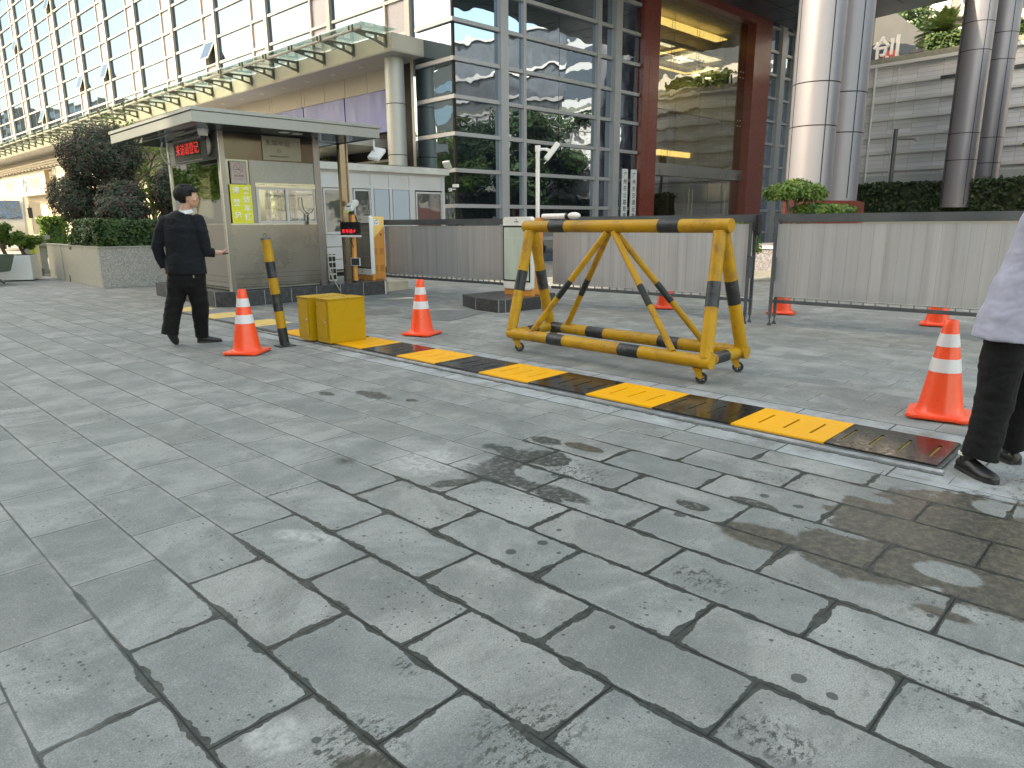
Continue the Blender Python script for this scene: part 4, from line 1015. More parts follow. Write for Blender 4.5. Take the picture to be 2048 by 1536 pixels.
# ------------------------------------------------------------------ long office building at the left (own frame, turned 2.5 degrees)
LROT = R(2.5)
def LP(x, s, z=0): c, s_ = math.cos(LROT), math.sin(LROT); return Vector((14.94+x*c-s*s_, 20.2+x*s_+s*c, z))
office = empty('office_building', (14.94,20.2,0), LROT, 'long sunlit office block with grey pilasters, sky reflecting windows and a glass canopy on brackets', 'building')
M_PIL = plain('pilaster_aluminium', (0.30,0.295,0.285), .45, metal=.35, var=.06, scale=.8)
M_RAIL = plain('pale_window_rail', (0.42,0.405,0.375), .4, metal=.2, var=.04)
M_CREAM = plain('cream_wall_panel', (0.40,0.375,0.32), .5, var=.04, scale=.7, dirt=.12, dirtcol=(.45,.42,.36))
M_SKYGLASS = glass_mirror('reflective_office_glass', (.195,.24,.285), .78, (.02,.03,.04), .03, .5, .01)
M_LILAC = plain('lilac_spandrel_glass', (0.21,0.20,0.245), .3, var=.04, scale=.6, coat=.15)
M_BLUEP = plain('blue_hoarding', (0.060,0.080,0.30), .4, var=.10, scale=.9, coat=.1, streak=True)
M_BRK = plain('bracket_steel', (0.16,0.16,0.13), .4, metal=.5)
M_CANGLASS = glass_clear('canopy_glass', (.80,.88,.84), .10, .02, .05)
NB = 15; BAY = 4.57; RZ = 1.075; Z0R = 8.57-RZ; NR = 13
import random as _r
rs = _r.Random(11)
pil = MB()
for k in range(NB+1):
    s = BAY*k
    p_ = MB().box(-.12,.05,s-.22,s,7.2,23).build('pilaster', M_PIL, office)
for j in range(NR+1):
    z = Z0R+RZ*j; r_ = MB()
    for k in range(NB):
        s = BAY*k
        r_.box(-.065,.02,s+.06,s+BAY-.26,z-.045,z+.045)
    r_.build('transom', M_RAIL, office)
mu = [MB() for _ in range(NB)]
for k in range(NB):
    s = BAY*k; mu[k].box(-.07,.02,s+1.12,s+1.20,7.3,22); mu[k].box(-.08,.02,s,s+.06,7.3,22); mu[k].box(-.004,.02,s+2.828,s+2.842,7.3,22)
    mu[k].build('mullion', M_RAIL, office)
rest = MB(); cnt = 0
openings = {(3,1):.45,(6,2):.35,(7,2):.35,(9,1):.35,(8,7):.35,(10,6):.35}
for j in range(NR):
    for k in range(NB):
        s = BAY*k; z = Z0R+RZ*j
        for (a, b) in ((s+1.22, s+2.82),(s+2.85, s+BAY-.24)):
            ty, tz = (rs.random()-.5)*.006, (rs.random()-.5)*.006
            vs = [(.0-ty-tz,a,z+.055),(.0+ty-tz,b,z+.055),(.0+ty+tz,b,z+RZ-.055),(.0-ty+tz,a,z+RZ-.055)]
            near = cnt < 96 and j < 7 and k < 7
            m = MB() if near else rest
            m.add(vs, [(0,3,2,1)])
            if near: m.build('window_pane', M_SKYGLASS, office); cnt += 1
rest = tag(rest.build('window_panes', M_SKYGLASS, office), kind='stuff')
sp = MB()
for j in range(NR):
    for k in range(NB):
        s = BAY*k; z = Z0R+RZ*j
        if (k,j) in openings:
            t_ = openings[(k,j)]; f = MB(); up = Vector((-math.sin(t_),0,-math.cos(t_))); c = Vector((-.02, s+.58, z+RZ-.06))
            f.obox(c+up*.46, Y_, up, Y_.cross(up), .50, .46, .018); f = f.build('open_window', M_RAIL, office)
            MB().obox(c+up*.46, Y_, up, Y_.cross(up), .44, .40, .024).build('open_window_pane', M_SKYGLASS, f)
            MB().box(.0,.01,s+.06,s+1.1,z+.05,z+RZ-.05).build('dark_opening', M_SLOT, f)
for k in range(NB): s = BAY*k; MB().add([(.012,s+.06,7.3),(.012,s+1.10,7.3),(.012,s+1.10,22),(.012,s+.06,22)], [(0,3,2,1)]).build('spandrel_strip', M_LILAC, office)
MB().box(.05,9,-.2,72,7.0,23).build('upper_core', M_DARKGREY, office)
# canopy
MB().box(-1.30,.10,-.8,72,6.66,7.15).build('canopy_fascia', M_CREAM, office)
sm = MB()
for k in range(42): sm.box(-1.303,-1.298,-.42+1.75*k,-.41+1.75*k,6.70,6.86)
sm.build('fascia_joint', M_SLOT, office)
MB().box(-1.28,.6,-.78,72,6.63,6.658).build('canopy_soffit', plain('grey_soffit_panel', (.42,.41,.39), .45, var=.04), office)
dl = MB()
for k in range(30): dl.lathe([(0,6.627),(.10,6.627),(.10,6.63)], (-.55,.2+1.75*k,0), n=14, close=False)
dl.build('canopy_downlights', M_WHITE, office)
pb = MB(); AX = Vector((-1,0,0))
for (pa) in ([(0,7.13),(0,6.78),(.08,6.78),(.35,6.86),(.35,6.92),(.08,6.86),(.08,7.05),(.35,7.06),(.35,7.12)],
             [(.35,7.12),(.35,6.86),(.43,6.88),(.43,7.12)],[(.43,7.12),(.43,7.06),(.78,7.05),(.78,6.97),(.43,6.93),(.43,6.88),(1.28,7.02),(1.28,7.09)]):
    pb.prism_ax([(p[0],p[1]) for p in pa], (-1.30,0,0), AX, Z_, Y_, -.03, .03)
pb.box(-2.60,-2.54,-.07,-.05,7.05,7.17); pb.box(-2.60,-2.54,.12,.14,7.05,7.17); pb.box(-1.32,-1.28,-.06,.06,6.74,7.16)
b0 = pb.build('canopy_bracket', M_BRK, office)
for k in range(42):
    b = b0 if k == 0 else b0.copy()
    if k: COL.objects.link(b); b.parent = office
    b.location = (0, -.5+1.75*k, 0)
MB().tube((-2.5,-.9,7.05),(-2.5,72,7.05),.045,n=10).build('canopy_rail', M_RAIL, office, smooth=True)
for k in range(21):
    a = -1.15+3.5*k; MB().add([(-1.3,a,7.17),(-2.72,a,7.13),(-2.72,a+3.47,7.13),(-1.3,a+3.47,7.17),(-1.3,a,7.185),(-2.72,a,7.145),(-2.72,a+3.47,7.145),(-1.3,a+3.47,7.185)],
        [(0,1,2,3),(7,6,5,4),(0,4,5,1),(1,5,6,2),(2,6,7,3),(3,7,4,0)]).build('canopy_glass_sheet', M_CANGLASS, office)
# wall under the canopy
pn = MB(); seams = [.6,1.08,2.57,3.98,5.37,6.82,7.05,9.4,9.65,12.19,14.6,17,19.4,21.8,24.2,26.6,29,31.4,34,36.5]
for a, b in zip(seams[:-1], seams[1:]): pn.box(.12,.30,a+.012,b-.012,5.96,6.63)
pn.build('wall_panels', M_CREAM, office)
MB().box(.18,.4,.6,36,4.1,6.62).build('wall_backing', M_SLOT, office)
for k, (a, b) in enumerate(((1.15,3.95),(3.99,6.85),(6.9,9.4),(9.44,13))):
    MB().box(.06,.2,a,b-.02,4.55,5.93).build('blue_hoarding_panel', M_BLUEP, office)
# column at the end of the canopy
cc = LP(-.62,.02)
ec = empty('canopy_column', (cc.x,cc.y,0), 0, 'slim grey round column under the end of the office canopy', 'column')
MB().tube((0,0,0),(0,0,6.64),.315,n=36).build('shaft', plain('column_grey_panel', (.40,.41,.40), .48, metal=.25, var=.02, scale=.4, rvar=0), ec, smooth=True)
m = MB()
for z in (2.0,3.6,5.2): m.tube((0,0,z),(0,0,z+.025),.3165,n=36)
m.build('panel_joint', M_SLOT, ec, smooth=True)
MB().box(.02,.30,-.45,-.02,0,6.65).build('corner_pier', M_RAIL, office)
MB().box(.0,.5,-.75,-.46,0,23).build('corner_pier', M_PIL, office)
# shop front further along, sunlit
m = MB()
for k in range(5):
    s = 15+BAY*k*1.5; m.box(.35,.62,s,s+.9,0,5.6)
m.build('shop_pilasters', M_CREAM, office)
MB().box(.62,.9,13,72,0,6.62).build('shop_wall', plain('beige_shop_wall', (.44,.40,.32), .6, var=.06, scale=.6, dirt=.2), office)
for z0, z1, o in ((6.05,6.18,-.10),(5.92,6.05,.0),(5.80,5.92,.12),(5.60,5.68,.3)): MB().box(o,.62,28,72,z0,z1).build('cornice', M_CREAM, office)
d0 = MB().box(.05,.61,28.2,28.55,5.70,5.80).build('dentil', M_CREAM, office)
for k in range(1,36): d = d0.copy(); COL.objects.link(d); d.location = (0,k,0)
for k, s in enumerate((31.5,38.8,58.6,65)): 
    MB().box(-.05,.62,s,s+2.0,0,5.60).build('stone_pier', M_CREAM, office)
m = MB()
for s in (34,35.2,42.6,44,45.6,49,51,53): m.box(.55,.615,s,s+.9,.1,3.2)
m.build('shop_door', plain('tan_shutter', (.34,.28,.20), .5, var=.1), office)
sg = empty('shop_sign', LP(-.30,42.8,0), LROT, 'large pale lit sign board with a blue ring emblem over the shop front', 'sign')
MB().box(0,.25,0,14.6,3.75,5.42).build('board', plain('cream_sign_board', (.34,.325,.28), .4, var=.02), sg, bevel=.02)
MB().box(-.02,.27,-.06,0,3.70,5.47).build('board_edge', plain('tan_edge', (.35,.27,.16), .5), sg)
M_BLUEG = plain('slate_blue_print', (.07,.10,.18), .5); M_FAINT = plain('faint_grey_print', (.24,.245,.24), .5)
def ringpoly(o_, ax, ay, r, w, a0, a1, wob=0, n=30):
    m = MB()
    for i in range(n):
        t0_, t1_ = R(a0+(a1-a0)*i/n), R(a0+(a1-a0)*(i+1)/n)
        q0 = w*(1-wob*i/n); q1 = w*(1-wob*(i+1)/n)
        m.add([o_+ax*math.cos(t0_)*r+ay*math.sin(t0_)*r, o_+ax*math.cos(t1_)*r+ay*math.sin(t1_)*r, o_+ax*math.cos(t1_)*(r-q1)+ay*math.sin(t1_)*(r-q1), o_+ax*math.cos(t0_)*(r-q0)+ay*math.sin(t0_)*(r-q0)], [(0,1,2,3)])
    return m
NY = Vector((0,-1,0))
e = Vector((-.03,5.9,4.62)); m = ringpoly(e, NY, Z_, .56, .17, 100, 400, .5); m2_ = ringpoly(e+Vector((0,-.02,-.02)), NY, Z_, .34, .13, -80, 170, .4); 
m.v += []; b = len(m.v); m.v += m2_.v; m.f += [tuple(i+b for i in f) for f in m2_.f]; m.mi += m2_.mi
m.build('ring_emblem', M_BLUEG, sg)
text_mesh('lettering', '兴业银行', .92, M_FAINT, face_M((-.03,3.1,4.62), (0,-1,0)), sg)
text_mesh('lettering', '兴业银行', .92, M_FAINT, face_M((-.03,10.6,4.62), (0,-1,0)), sg)
# small grey walkway roof and greenery seen under the hoarding
wr = empty('walkway_roof', LP(.0,.9,0), LROT, 'flat grey walkway roof under the blue hoarding', 'canopy')
MB().box(-2.2,.1,0,9,3.95,4.20).build('slab', M_ALU, wr)
MB().box(-2.25,-2.2,0,9,3.90,4.28).build('edge', M_RAIL, wr)

# ------------------------------------------------------------------ glass corner block with the red entrance
TF = 17.93; CX = 14.94
gb = empty('glass_building', (0,0,0), 0, 'dark blue glass corner building with grey mullions and a tall red framed entrance window', 'building')
M_MULL = plain('grey_mullion', (0.36,0.37,0.39), .42, metal=.35, var=.04, scale=1)
M_DGLASS = glass_mirror('dark_blue_reflective_glass', (.44,.53,.66), .55, (.006,.010,.018), .40, .55, .012)
M_RGLASS = glass_mirror('side_reflective_glass', (.32,.38,.43), .62, (.01,.02,.03), .45, .6, .012)
MB().box(CX+.15,23.9,TF+.12,30,0,22).build('dark_core', M_SLOT, gb)
zs = [8.57-1.105*k for k in range(8)][::-1]; zs = [0.0]+zs+[9.65,10.73,11.8,12.9,14,15,16,17,18,19]
vx = [CX+.06,17.15,18.02,21.95,23.1,24.5]
for j in range(len(zs)-1):
    for i in range(len(vx)-1):
        sub = [(vx[i],vx[i+1])] if i != 2 else [(vx[2],19.8),(19.82,vx[3])]
        for a, b in sub:
            ty, tz = (rs.random()-.5)*.010, (rs.random()-.5)*.010
            MB().add([(a,TF-ty-tz,zs[j]),(b,TF+ty-tz,zs[j]),(b,TF+ty+tz,zs[j+1]),(a,TF-ty+tz,zs[j+1])], [(0,1,2,3)]).build('window_pane', M_DGLASS, gb)
    if j < 9:
        MB().add([(CX,TF+.06,zs[j]),(CX,20.0,zs[j]),(CX,20.0,zs[j+1]),(CX,TF+.06,zs[j+1])], [(0,3,2,1)]).build('side_window_pane', M_RGLASS, gb)
for z in zs[1:]:
    MB().box(CX-.09,24.5,TF-.10,TF+.02,z-.06,z+.06).build('transom', M_MULL, gb)
    MB().box(CX-.09,CX+.02,TF+.02,19.75,z-.06,z+.06).build('transom', M_MULL, gb)
m = MB(); 
for x, w_, d_ in ((17.0,.34,.16),(17.98,.13,.12),(21.90,.20,.14),(22.95,.38,.22)): m.box(x-w_/2,x+w_/2,TF-d_,TF+.02,0,20)
m.build('mullions', M_MULL, gb)
MB().box(CX-.03,CX+.05,TF-.03,TF+.05,0,20).build('corner_joint', M_SLOT, gb)
for x in (15.9,23.6): MB().tube((x,TF+.8,0),(x,TF+.8,12),.5,n=20).build('inner_column', M_ALU, gb)
# red frame
M_REDST = plain('red_granite', (0.165,0.040,0.030), .28, var=.10, scale=9, coat=.25)
m = MB(); m.box(24.55,25.62,TF-.22,TF+.55,0,11.9); m.build('red_jamb', M_REDST, gb)
m = MB(); m.box(33.45,35.1,TF-.22,TF+.55,0,11.9); m.build('red_jamb', M_REDST, gb)
MB().box(25.62,33.45,TF-.22,TF+.55,10.52,11.9).build('red_lintel', M_REDST, gb)
sm = MB(); sm.box(24.95,24.965,TF-.223,TF-.2,0,11.9)
for z in (2.3,3.6,4.9,6.2,7.5,8.8,10.1): sm.box(24.965,25.62,TF-.223,TF-.2,z,z+.012); sm.box(33.46,35.1,TF-.223,TF-.2,z,z+.012)
sm.build('stone_joint', plain('stone_joint', (.10,.03,.025), .6), gb)
MB().box(25.62,33.45,TF+.05,TF+.40,3.36,3.86).build('entrance_beam', brushed('beam_steel', (.42,.42,.41), .3, 'x'), gb)
M_LOBBYGLASS = glass_clear('lobby_glass', (.66,.63,.42), .08, .008, .30)
for i in range(4):
    a = 25.62+i*(33.45-25.62)/4
    for z0, z1 in ((3.86,6.05),(6.07,8.25),(8.27,10.52)): MB().box(a+.006,a+1.95,TF+.20,TF+.215,z0,z1).build('lobby_pane', M_LOBBYGLASS, gb)
m = MB(); st_ = MB()
for i in range(1,5):
    x = 25.62+i*(33.45-25.62)/4-.02 if i < 4 else 33.1
    for dx in (-.10,.10): m.tube((x+dx,TF+.45,3.9),(x+dx,TF+.45,10.5),.012,n=6)
    for z in (6.06,8.26):
        for sx in (-1,1):
            for sz in (-1,1):
                st_.tube((x,TF+.40,z),(x+sx*.13,TF+.24,z+sz*.13),.014,n=6); st_.ball((x+sx*.13,TF+.195,z+sz*.13),.030,8,5)
m.build('tension_rod', M_STEEL, gb); st_.build('spider_fitting', M_STEEL, gb)
for i, (a, b) in enumerate(((25.7,27.3),(27.32,29.0),(29.05,30.6),(30.62,32.2),(32.22,33.4))):
    d_ = MB().box(a,b,TF+.22,TF+.235,.95,3.34).build('glass_door', glass_clear('door_glass', (.5,.5,.42), .22), gb)
    MB().box(a,b,TF+.20,TF+.255,.95,1.12).build('door_rail', M_STEEL, d_)
    if i in (1,2,3):
        hx = b-.12 if i != 2 else a+.12; h = MB(); h.tube((hx,TF+.14,1.3),(hx,TF+.14,2.85),.022,n=8); h.tube((hx,TF+.14,1.5),(hx,TF+.24,1.5),.012,n=6); h.tube((hx,TF+.14,2.6),(hx,TF+.24,2.6),.012,n=6); h.build('door_handle', M_STEEL, d_)
# lobby inside
M_LOBBY = plain('lobby_beige_wall', (.30,.25,.15), .5, var=.1, scale=.5); M_LOBBYD = plain('lobby_dark_wood', (.09,.045,.028), .35, var=.15, scale=1)
M_CEIL = plain('lobby_ceiling', (.42,.40,.33), .6); M_COVE = emit('warm_cove_light', (1.0,.76,.40), .65); M_PANEL = emit('cool_ceiling_panel', (.72,.68,.85), .8); M_SPOT = emit('downlight_lit', (1.0,.95,.85), 3.0)
lo = MB(); lo.box(25.4,50,26.5,26.7,.9,11); lo.box(25.3,25.5,18.6,26.5,.9,11); lo.box(50,50.2,18.6,26.7,.9,11); lo.build('lobby_wall', M_LOBBY, gb)
MB().box(25.5,50,18.4,26.5,.85,.93).build('lobby_floor', M_LOBBYD, gb)
MB().box(25.5,50,18.6,26.5,10.6,10.75).build('lobby_ceiling', M_CEIL, gb)
c_ = MB(); c_.box(25.5,35.6,20.75,21.25,9.9,10.6); c_.box(35.7,45,21.6,21.9,10.2,10.6); c_.build('ceiling_beam', M_LOBBY, gb)
c_ = MB(); c_.box(27.3,34.3,19.7,20.35,10.28,10.32); c_.box(34.25,34.55,21.3,24.4,10.28,10.32); c_.box(36.4,40.1,25.55,25.8,10.28,10.32); c_.box(39.85,40.1,23.4,25.55,10.28,10.32); c_.build('cove_light', M_COVE, gb)
c_ = MB(); c_.box(32.7,33.3,21.8,22.9,10.4,10.42); c_.box(33.4,34.0,21.8,22.9,10.4,10.42); c_.box(36.0,37.3,22.5,23.5,10.4,10.42); c_.box(37.4,38.7,22.5,23.5,10.4,10.42); c_.box(36.4,37.7,23.65,24.7,10.4,10.42); c_.build('ceiling_light_panel', M_PANEL, gb)
c_ = MB(); c_.lathe([(0,10.3),(.18,10.3),(.18,10.33)], (41,25.5,0), n=14, close=False); c_.lathe([(0,10.3),(.18,10.3),(.18,10.33)], (42.3,25.5,0), n=14, close=False); c_.build('downlight', M_SPOT, gb)
MB().box(36,50,26.2,26.5,8.2,9.4).build('gallery_slab', plain('pale_gallery_front', (.62,.56,.36), .5), gb)
MB().box(36.5,39.2,25.6,26.4,.93,7.9).build('dark_wall', M_LOBBYD, gb); MB().box(31.0,33.0,22.4,22.5,.93,3.6).build('dark_screen', M_LOBBYD, gb)
MB().box(37.0,40.5,25.4,25.6,5.35,5.65).build('cove_light', M_COVE, gb)
# glazing right of the red frame
for j in range(len(zs)-1):
    if zs[j+1] > 12: break
    for a, b in ((35.1,36.45),(36.5,37.8),(37.85,41)):
        ty = (rs.random()-.5)*.012
        MB().add([(a,TF-ty,zs[j]),(b,TF+ty,zs[j]),(b,TF+ty,zs[j+1]),(a,TF-ty,zs[j+1])], [(0,1,2,3)]).build('window_pane', M_DGLASS, gb)
    MB().box(35.1,41,TF-.10,TF+.02,zs[j+1]-.06,zs[j+1]+.06).build('transom', M_MULL, gb)
m = MB(); m.box(36.25,36.75,TF-.22,TF+.02,0,12); m.box(37.72,37.98,TF-.18,TF+.02,0,12); m.build('mullions', M_MULL, gb)
MB().box(35.2,41,TF+.1,TF+.4,0,12).build('dark_core', M_SLOT, gb)
MB().box(24.4,50.2,TF+.56,26.9,10.85,22).build('upper_wall', M_DARKGREY, gb)
# big porch roof
pr = empty('porch_roof', (0,0,0), 0, 'huge dark porch roof carried by the silver columns over the entrance', 'canopy')
poly = [(19.0,TF-.25),(38.75,TF-.25),(38.05,14.05),(37.3,9.5),(34.5,9.0),(32,9.4),(28.9,9.8),(24.4,9.9),(22.2,9.0),(20.6,7.3),(18.6,6.6),(17.3,7.6),(16.8,10),(17.4,14)]
M_PORCH = plain('porch_soffit', (0.055,0.075,0.10), .35, metal=.3, var=.08, scale=.5)
MB().prism(poly, 10.85, 11.6).build('slab', M_PORCH, pr)
sm = MB()
for k in range(9): sm.box(19+2*k, 19.02+2*k, 10.2, 17.6, 10.842, 10.851)
for k in range(4): sm.box(19.2, 36.5, 10.3+2*k, 10.32+2*k, 10.843, 10.852)
sm.build('soffit_joint', M_SLOT, pr)
# silver columns
M_SILV = plain('silver_column_panel', (0.21,0.21,0.245), .46, metal=.5, var=.02, scale=.25, rvar=.0)
def column(x, y, top, z0, phase, label, plinth=True):
    r_ = empty('silver_column', (x,y,0), 0, label, 'column', 'silver clad columns of the porch')
    rad = .56
    MB().tube((0,0,0 if not plinth else 1.9),(0,0,top),rad,n=64).build('shaft', M_SILV, r_, smooth=True)
    m = MB(); z = z0
    while z < top:
        for zz in (z, z+1.03): m.tube((0,0,zz-.014),(0,0,zz+.014),rad+.0018,n=64)
        z += 4.1
    m.build('horizontal_joint', M_SLOT, r_, smooth=True)
    m = MB()
    for k in range(4):
        a = R(phase+90*k); c = Vector((math.cos(a)*rad, math.sin(a)*rad, 0)); m.obox(c+Vector((0,0,(top+2)/2+.0)), Vector((math.cos(a),math.sin(a),0)), Vector((-math.sin(a),math.cos(a),0)), Z_, .003, .013, (top-2)/2)
    m.build('vertical_joint', M_SLOT, r_)
    return r_
column(18.78,8.20,10.85,3.72,53.6,'nearest silver clad column, widest one beside the red entrance')
column(20.77,8.27,10.85,3.72,53.6,'silver clad column right behind the widest one')
column(33.95,8.61,16.0,3.75,44,'silver clad column at the right, first of the far pair before the stone wall')
column(36.6,8.35,16.0,3.75,44,'silver clad column at the right, hindmost of the far pair')
pt = empty('column_plinth', (0,0,0), 0, 'long red stone plinth under the nearest silver columns', 'plinth')
MB().prism([(17.25,8.05),(19.85,7.3),(21.6,7.75),(21.4,8.85),(18.9,8.9)], 0, 1.90).build('block', M_REDST, pt, bevel=.01)

# ------------------------------------------------------------------ stone clad building with ribs (curved)
def ribbed_stone():
    t = NT('ribbed_pale_stone'); p = t.obj()
    x, y, z = t.sep(t.new('ShaderNodeUVMap').outputs[0])
    sz = t.m('DIVIDE', y, .212); r_ = t.m('FLOOR', sz); fz = t.m('SUBTRACT', sz, r_)
    off = t.white(t.comb(r_, 2.2, 0))[0]
    sx = t.m('ADD', t.m('DIVIDE', x, 1.15), t.m('MULTIPLY', off, .0)); c_ = t.m('FLOOR', sx); fx = t.m('SUBTRACT', sx, c_)
    v = t.white(t.comb(r_, c_, .3))[0]
    c = t.mix(v, (.68,.685,.73), (.80,.805,.84)); c = t.mix(t.m('MULTIPLY', t.m('GREATER_THAN', v, .93), .5), c, (.48,.48,.52))
    c = t.mix(t.mr(t.noise(p, .8, 5), .35, .7, 0, .35), c, (.54,.54,.56))
    l = t.m('MAXIMUM', t.m('LESS_THAN', fz, .055), t.m('LESS_THAN', fx, .012))
    c = t.mix(t.m('MULTIPLY', l, .6), c, (.10,.10,.11)); t.set(Base_Color=c, Roughness=.6); return t.mat
M_STONE = ribbed_stone(); M_RIB = plain('stone_rib', (.66,.66,.66), .55, var=.06, scale=2, dirt=.3, dirtcol=(.2,.2,.2))
sb = empty('stone_building', (0,0,0), 0, 'long curved pale stone wall with white horizontal ribs behind the columns', 'building')
arc = []; p = Vector((40.35,19.5)); yaw = 0.0
for i in range(34):
    arc.append(p.copy()); a = R(yaw); p = p-Vector((math.sin(a),math.cos(a)))*1.6
    yaw = max(0,(i-1))*1.15
ws = [0]
for a, b in zip(arc[:-1], arc[1:]): ws.append(ws[-1]+(b-a).length)
def wall_strip(z0, z1, off, mat, name, i0=0, i1=None):
    i1 = i1 or len(arc)-1
    me = bpy.data.meshes.new(name); vs = []; fs = []; uvs = []
    for i in range(i0, i1+1):
        d = (arc[min(i+1,len(arc)-1)]-arc[max(i-1,0)]).normalized(); n_ = Vector((d.y, -d.x)); 
        if n_.x > 0: n_ = -n_
        q = arc[i]+n_*off; vs += [(q.x,q.y,z0),(q.x,q.y,z1)]
        q2 = arc[i]+n_*(off-.25); vs += [(q2.x,q2.y,z1),(q2.x,q2.y,z0)]
    for k in range(i1-i0):
        b = 4*k
        for a_, c_ in ((0,1),(1,2),(3,0)):
            fs.append((b+a_,b+4+a_,b+4+c_,b+c_)); 
            uvs += [(ws[i0+k],vs[b+a_][2]),(ws[i0+k+1],vs[b+a_][2]),(ws[i0+k+1],vs[b+c_][2]),(ws[i0+k],vs[b+c_][2])]
    me.from_pydata(vs, [], fs); uv = me.uv_layers.new(name='UVMap')
    for i, q in enumerate(uvs): uv.data[i].uv = q
    me.materials.append(mat); me.update(); o = bpy.data.objects.new(name, me); COL.objects.link(o); o.parent = sb; return o
wall_strip(0,9.05,0,M_STONE,'wall')
for z in (3.94,4.79,5.61,6.45,7.30): wall_strip(z-.07,z+.07,.12,M_RIB,'rib')
wall_strip(8.06,8.20,.12,M_RIB,'rib',0,5); wall_strip(8.04,8.20,.10,M_DARKGREY,'dark_gutter',5,None)
wall_strip(9.0,9.16,.16,M_RIB,'coping')
wall_strip(2.6,3.66,.10,plain('pale_glass_panel_strip', (.44,.47,.48), .25, var=.04, coat=.4),'panel_strip')
wall_strip(9.16,9.50,-.25,plain('roof_kerb_green_grey', (.17,.18,.15), .7, var=.2),'roof_kerb')
dp = MB()
for x, y, r_ in ((40.22,14.55,.06),(40.17,13.4,.02)): dp.tube((x,y,2.7),(x,y,9.0),r_,n=8)
dp.build('downpipe', M_RIB, sb)
wall_strip(9.5,15.6,-4.0,plain('slate_upper_storeys', (.10,.12,.15), .4, var=.3, scale=1.5),'upper_glass_storeys',13,None)
for z in (11.0,12.9,15.7): wall_strip(z-.12,z+.12,-3.7,M_RIB,'upper_band',13,None)
# ------------------------------------------------------------------ behind the stone wall
gal = empty('gallery_building', (46.6,18.0,9.1), R(10), 'dark fronted roof gallery behind the large white character on the stone wall', 'building')
M_NAVY = plain('navy_cladding', (.05,.065,.09), .35, var=.15, scale=1, metal=.2)
m = MB(); m.prism([(-1,-2.2),(-1.3,2),(5,3),(5,-2.4),(.6,-3.0)], 0, 2.2); m.build('wall', M_NAVY, gal)
MB().prism([(-.4,-2.7),(-.6,-4.0),(3.5,-6.0),(5,-2.4)], 0, 1.55).build('glass_front', glass_mirror('teal_glass', (.6,.75,.78), .4, (.05,.09,.10)), gal)
MB().prism([(-1.0,-2.9),(-1.1,-6.5),(4,-9.5),(6,-2.4)], 1.55, 1.72).build('flat_roof', M_DARKGREY, gal)
rd = text_mesh('red_character', '春', .95, plain('red_sign_paint', (.5,.06,.04), .5), face_M((-1.06,-2.0,1.35), (.25,-.97,0)), gal, bold=.03)
ch = empty('character_sculpture', (41.4,14.55,9.35), R(-10), 'large white standing Chinese character on top of the stone wall', 'sign')
text_mesh('character', '创', 1.35, M_WHITE, face_M((0,0,.62), (.25,-.97,0)), ch, ext=.06, bold=.02)
MB().box(-.15,.15,-.5,.5,-.25,.0).build('base', M_STEEL_D, ch)
wrf = empty('white_roof', (0,0,0), 0, 'white ribbed sloping hall roof rising behind the gallery', 'building')
M_WROOF = plain('white_ribbed_roof', (.20,.205,.215), .5, var=.06, scale=1)
A = [Vector((57.5,27,10)),Vector((57.5,27,16.2)),Vector((60.1,20.8,16.5)),Vector((64.4,16.0,12.2)),Vector((64.4,16.0,10))]
m = MB(); n = len(A); off = Vector((14,8,0)); m.add(A+[q+off for q in A], [tuple(range(n)), tuple(range(n,2*n))[::-1]]+[(i,i+n,(i+1)%n+n,(i+1)%n) for i in range(n)]); m.build('gable', M_WROOF, wrf)
rb = MB()
for k in range(12):
    f = k/11; x = 57.4+6.9*f; y = 27-11.0*f; zt_ = 16.3 if f < .5 else 16.3-4.1*(f-.5)/.5
    rb.box(x-.05,x+.0,y-.03,y+.03,10,zt_)
rb.build('ribs', M_RAIL, wrf)
# apartment tower
def tower(name_, label, c, w_, d_, h, rz, col, nx, nz, zb=0):
    r_ = empty('apartment_tower', (c[0],c[1],0), rz, label, 'building')
    MB().box(0,d_,0,w_,zb,h).build('wall', plain(name_+'_wall', col, .6, var=.08, scale=.3), r_)
    cw, cz = w_/nx, 3.0
    mw = glass_mirror(name_+'_window', (.7,.75,.8), .35, (.05,.06,.07))
    nn_ = 0
    for i in range(nx):
        for j in range(nz):
            if nn_ >= 95: break
            y0, z0 = cw*i+.5, zb+1+cz*j
            f = MB(); f.box(-.10,.0,y0-.1,y0+cw-.9,z0-.12,z0+1.9); f = f.build('window', M_RAIL, r_)
            MB().box(-.12,-.10,y0,y0+cw-1.0,z0,z0+1.78).build('window_pane', mw, f); nn_ += 1
    for j in range(nz):
        MB().box(-.9,.0,.3,w_-.3,zb+.55+cz*j,zb+.72+cz*j).build('balcony_slab', plain(name_+'_slab', c3(col,1.15), .6) if j == 0 else bpy.data.materials[name_+'_slab'], r_)
    return r_
tower('grey_tower', 'tall grey apartment tower seen above the white roof between the columns', (84,18), 16, 14, 44, R(8), (.13,.13,.14), 6, 10, 8)
tower('beige_tower', 'beige building with dark ribbon windows above the foliage at the right edge', (73,5.5), 13, 10, 40, R(4), (.20,.185,.16), 5, 10, 6)
# slim dark post before the stone wall
pp = empty('cctv_pole', (35.9,11.83,0), 0, 'thin dark pole with a small camera arm before the stone wall', 'pole')
MB().tube((0,0,0),(.12,.05,5.45),.09,n=10).build('pole', M_DARKGREY, pp, smooth=True)
MB().bar((.12,.05,5.0),(.12+.75,-.55,5.02),.07,.07).build('arm', M_DARKGREY, pp)
MB().obox((.95,-.6,4.98),X_,Y_,Z_,.14,.06,.06).build('camera_body', M_RAIL, pp)

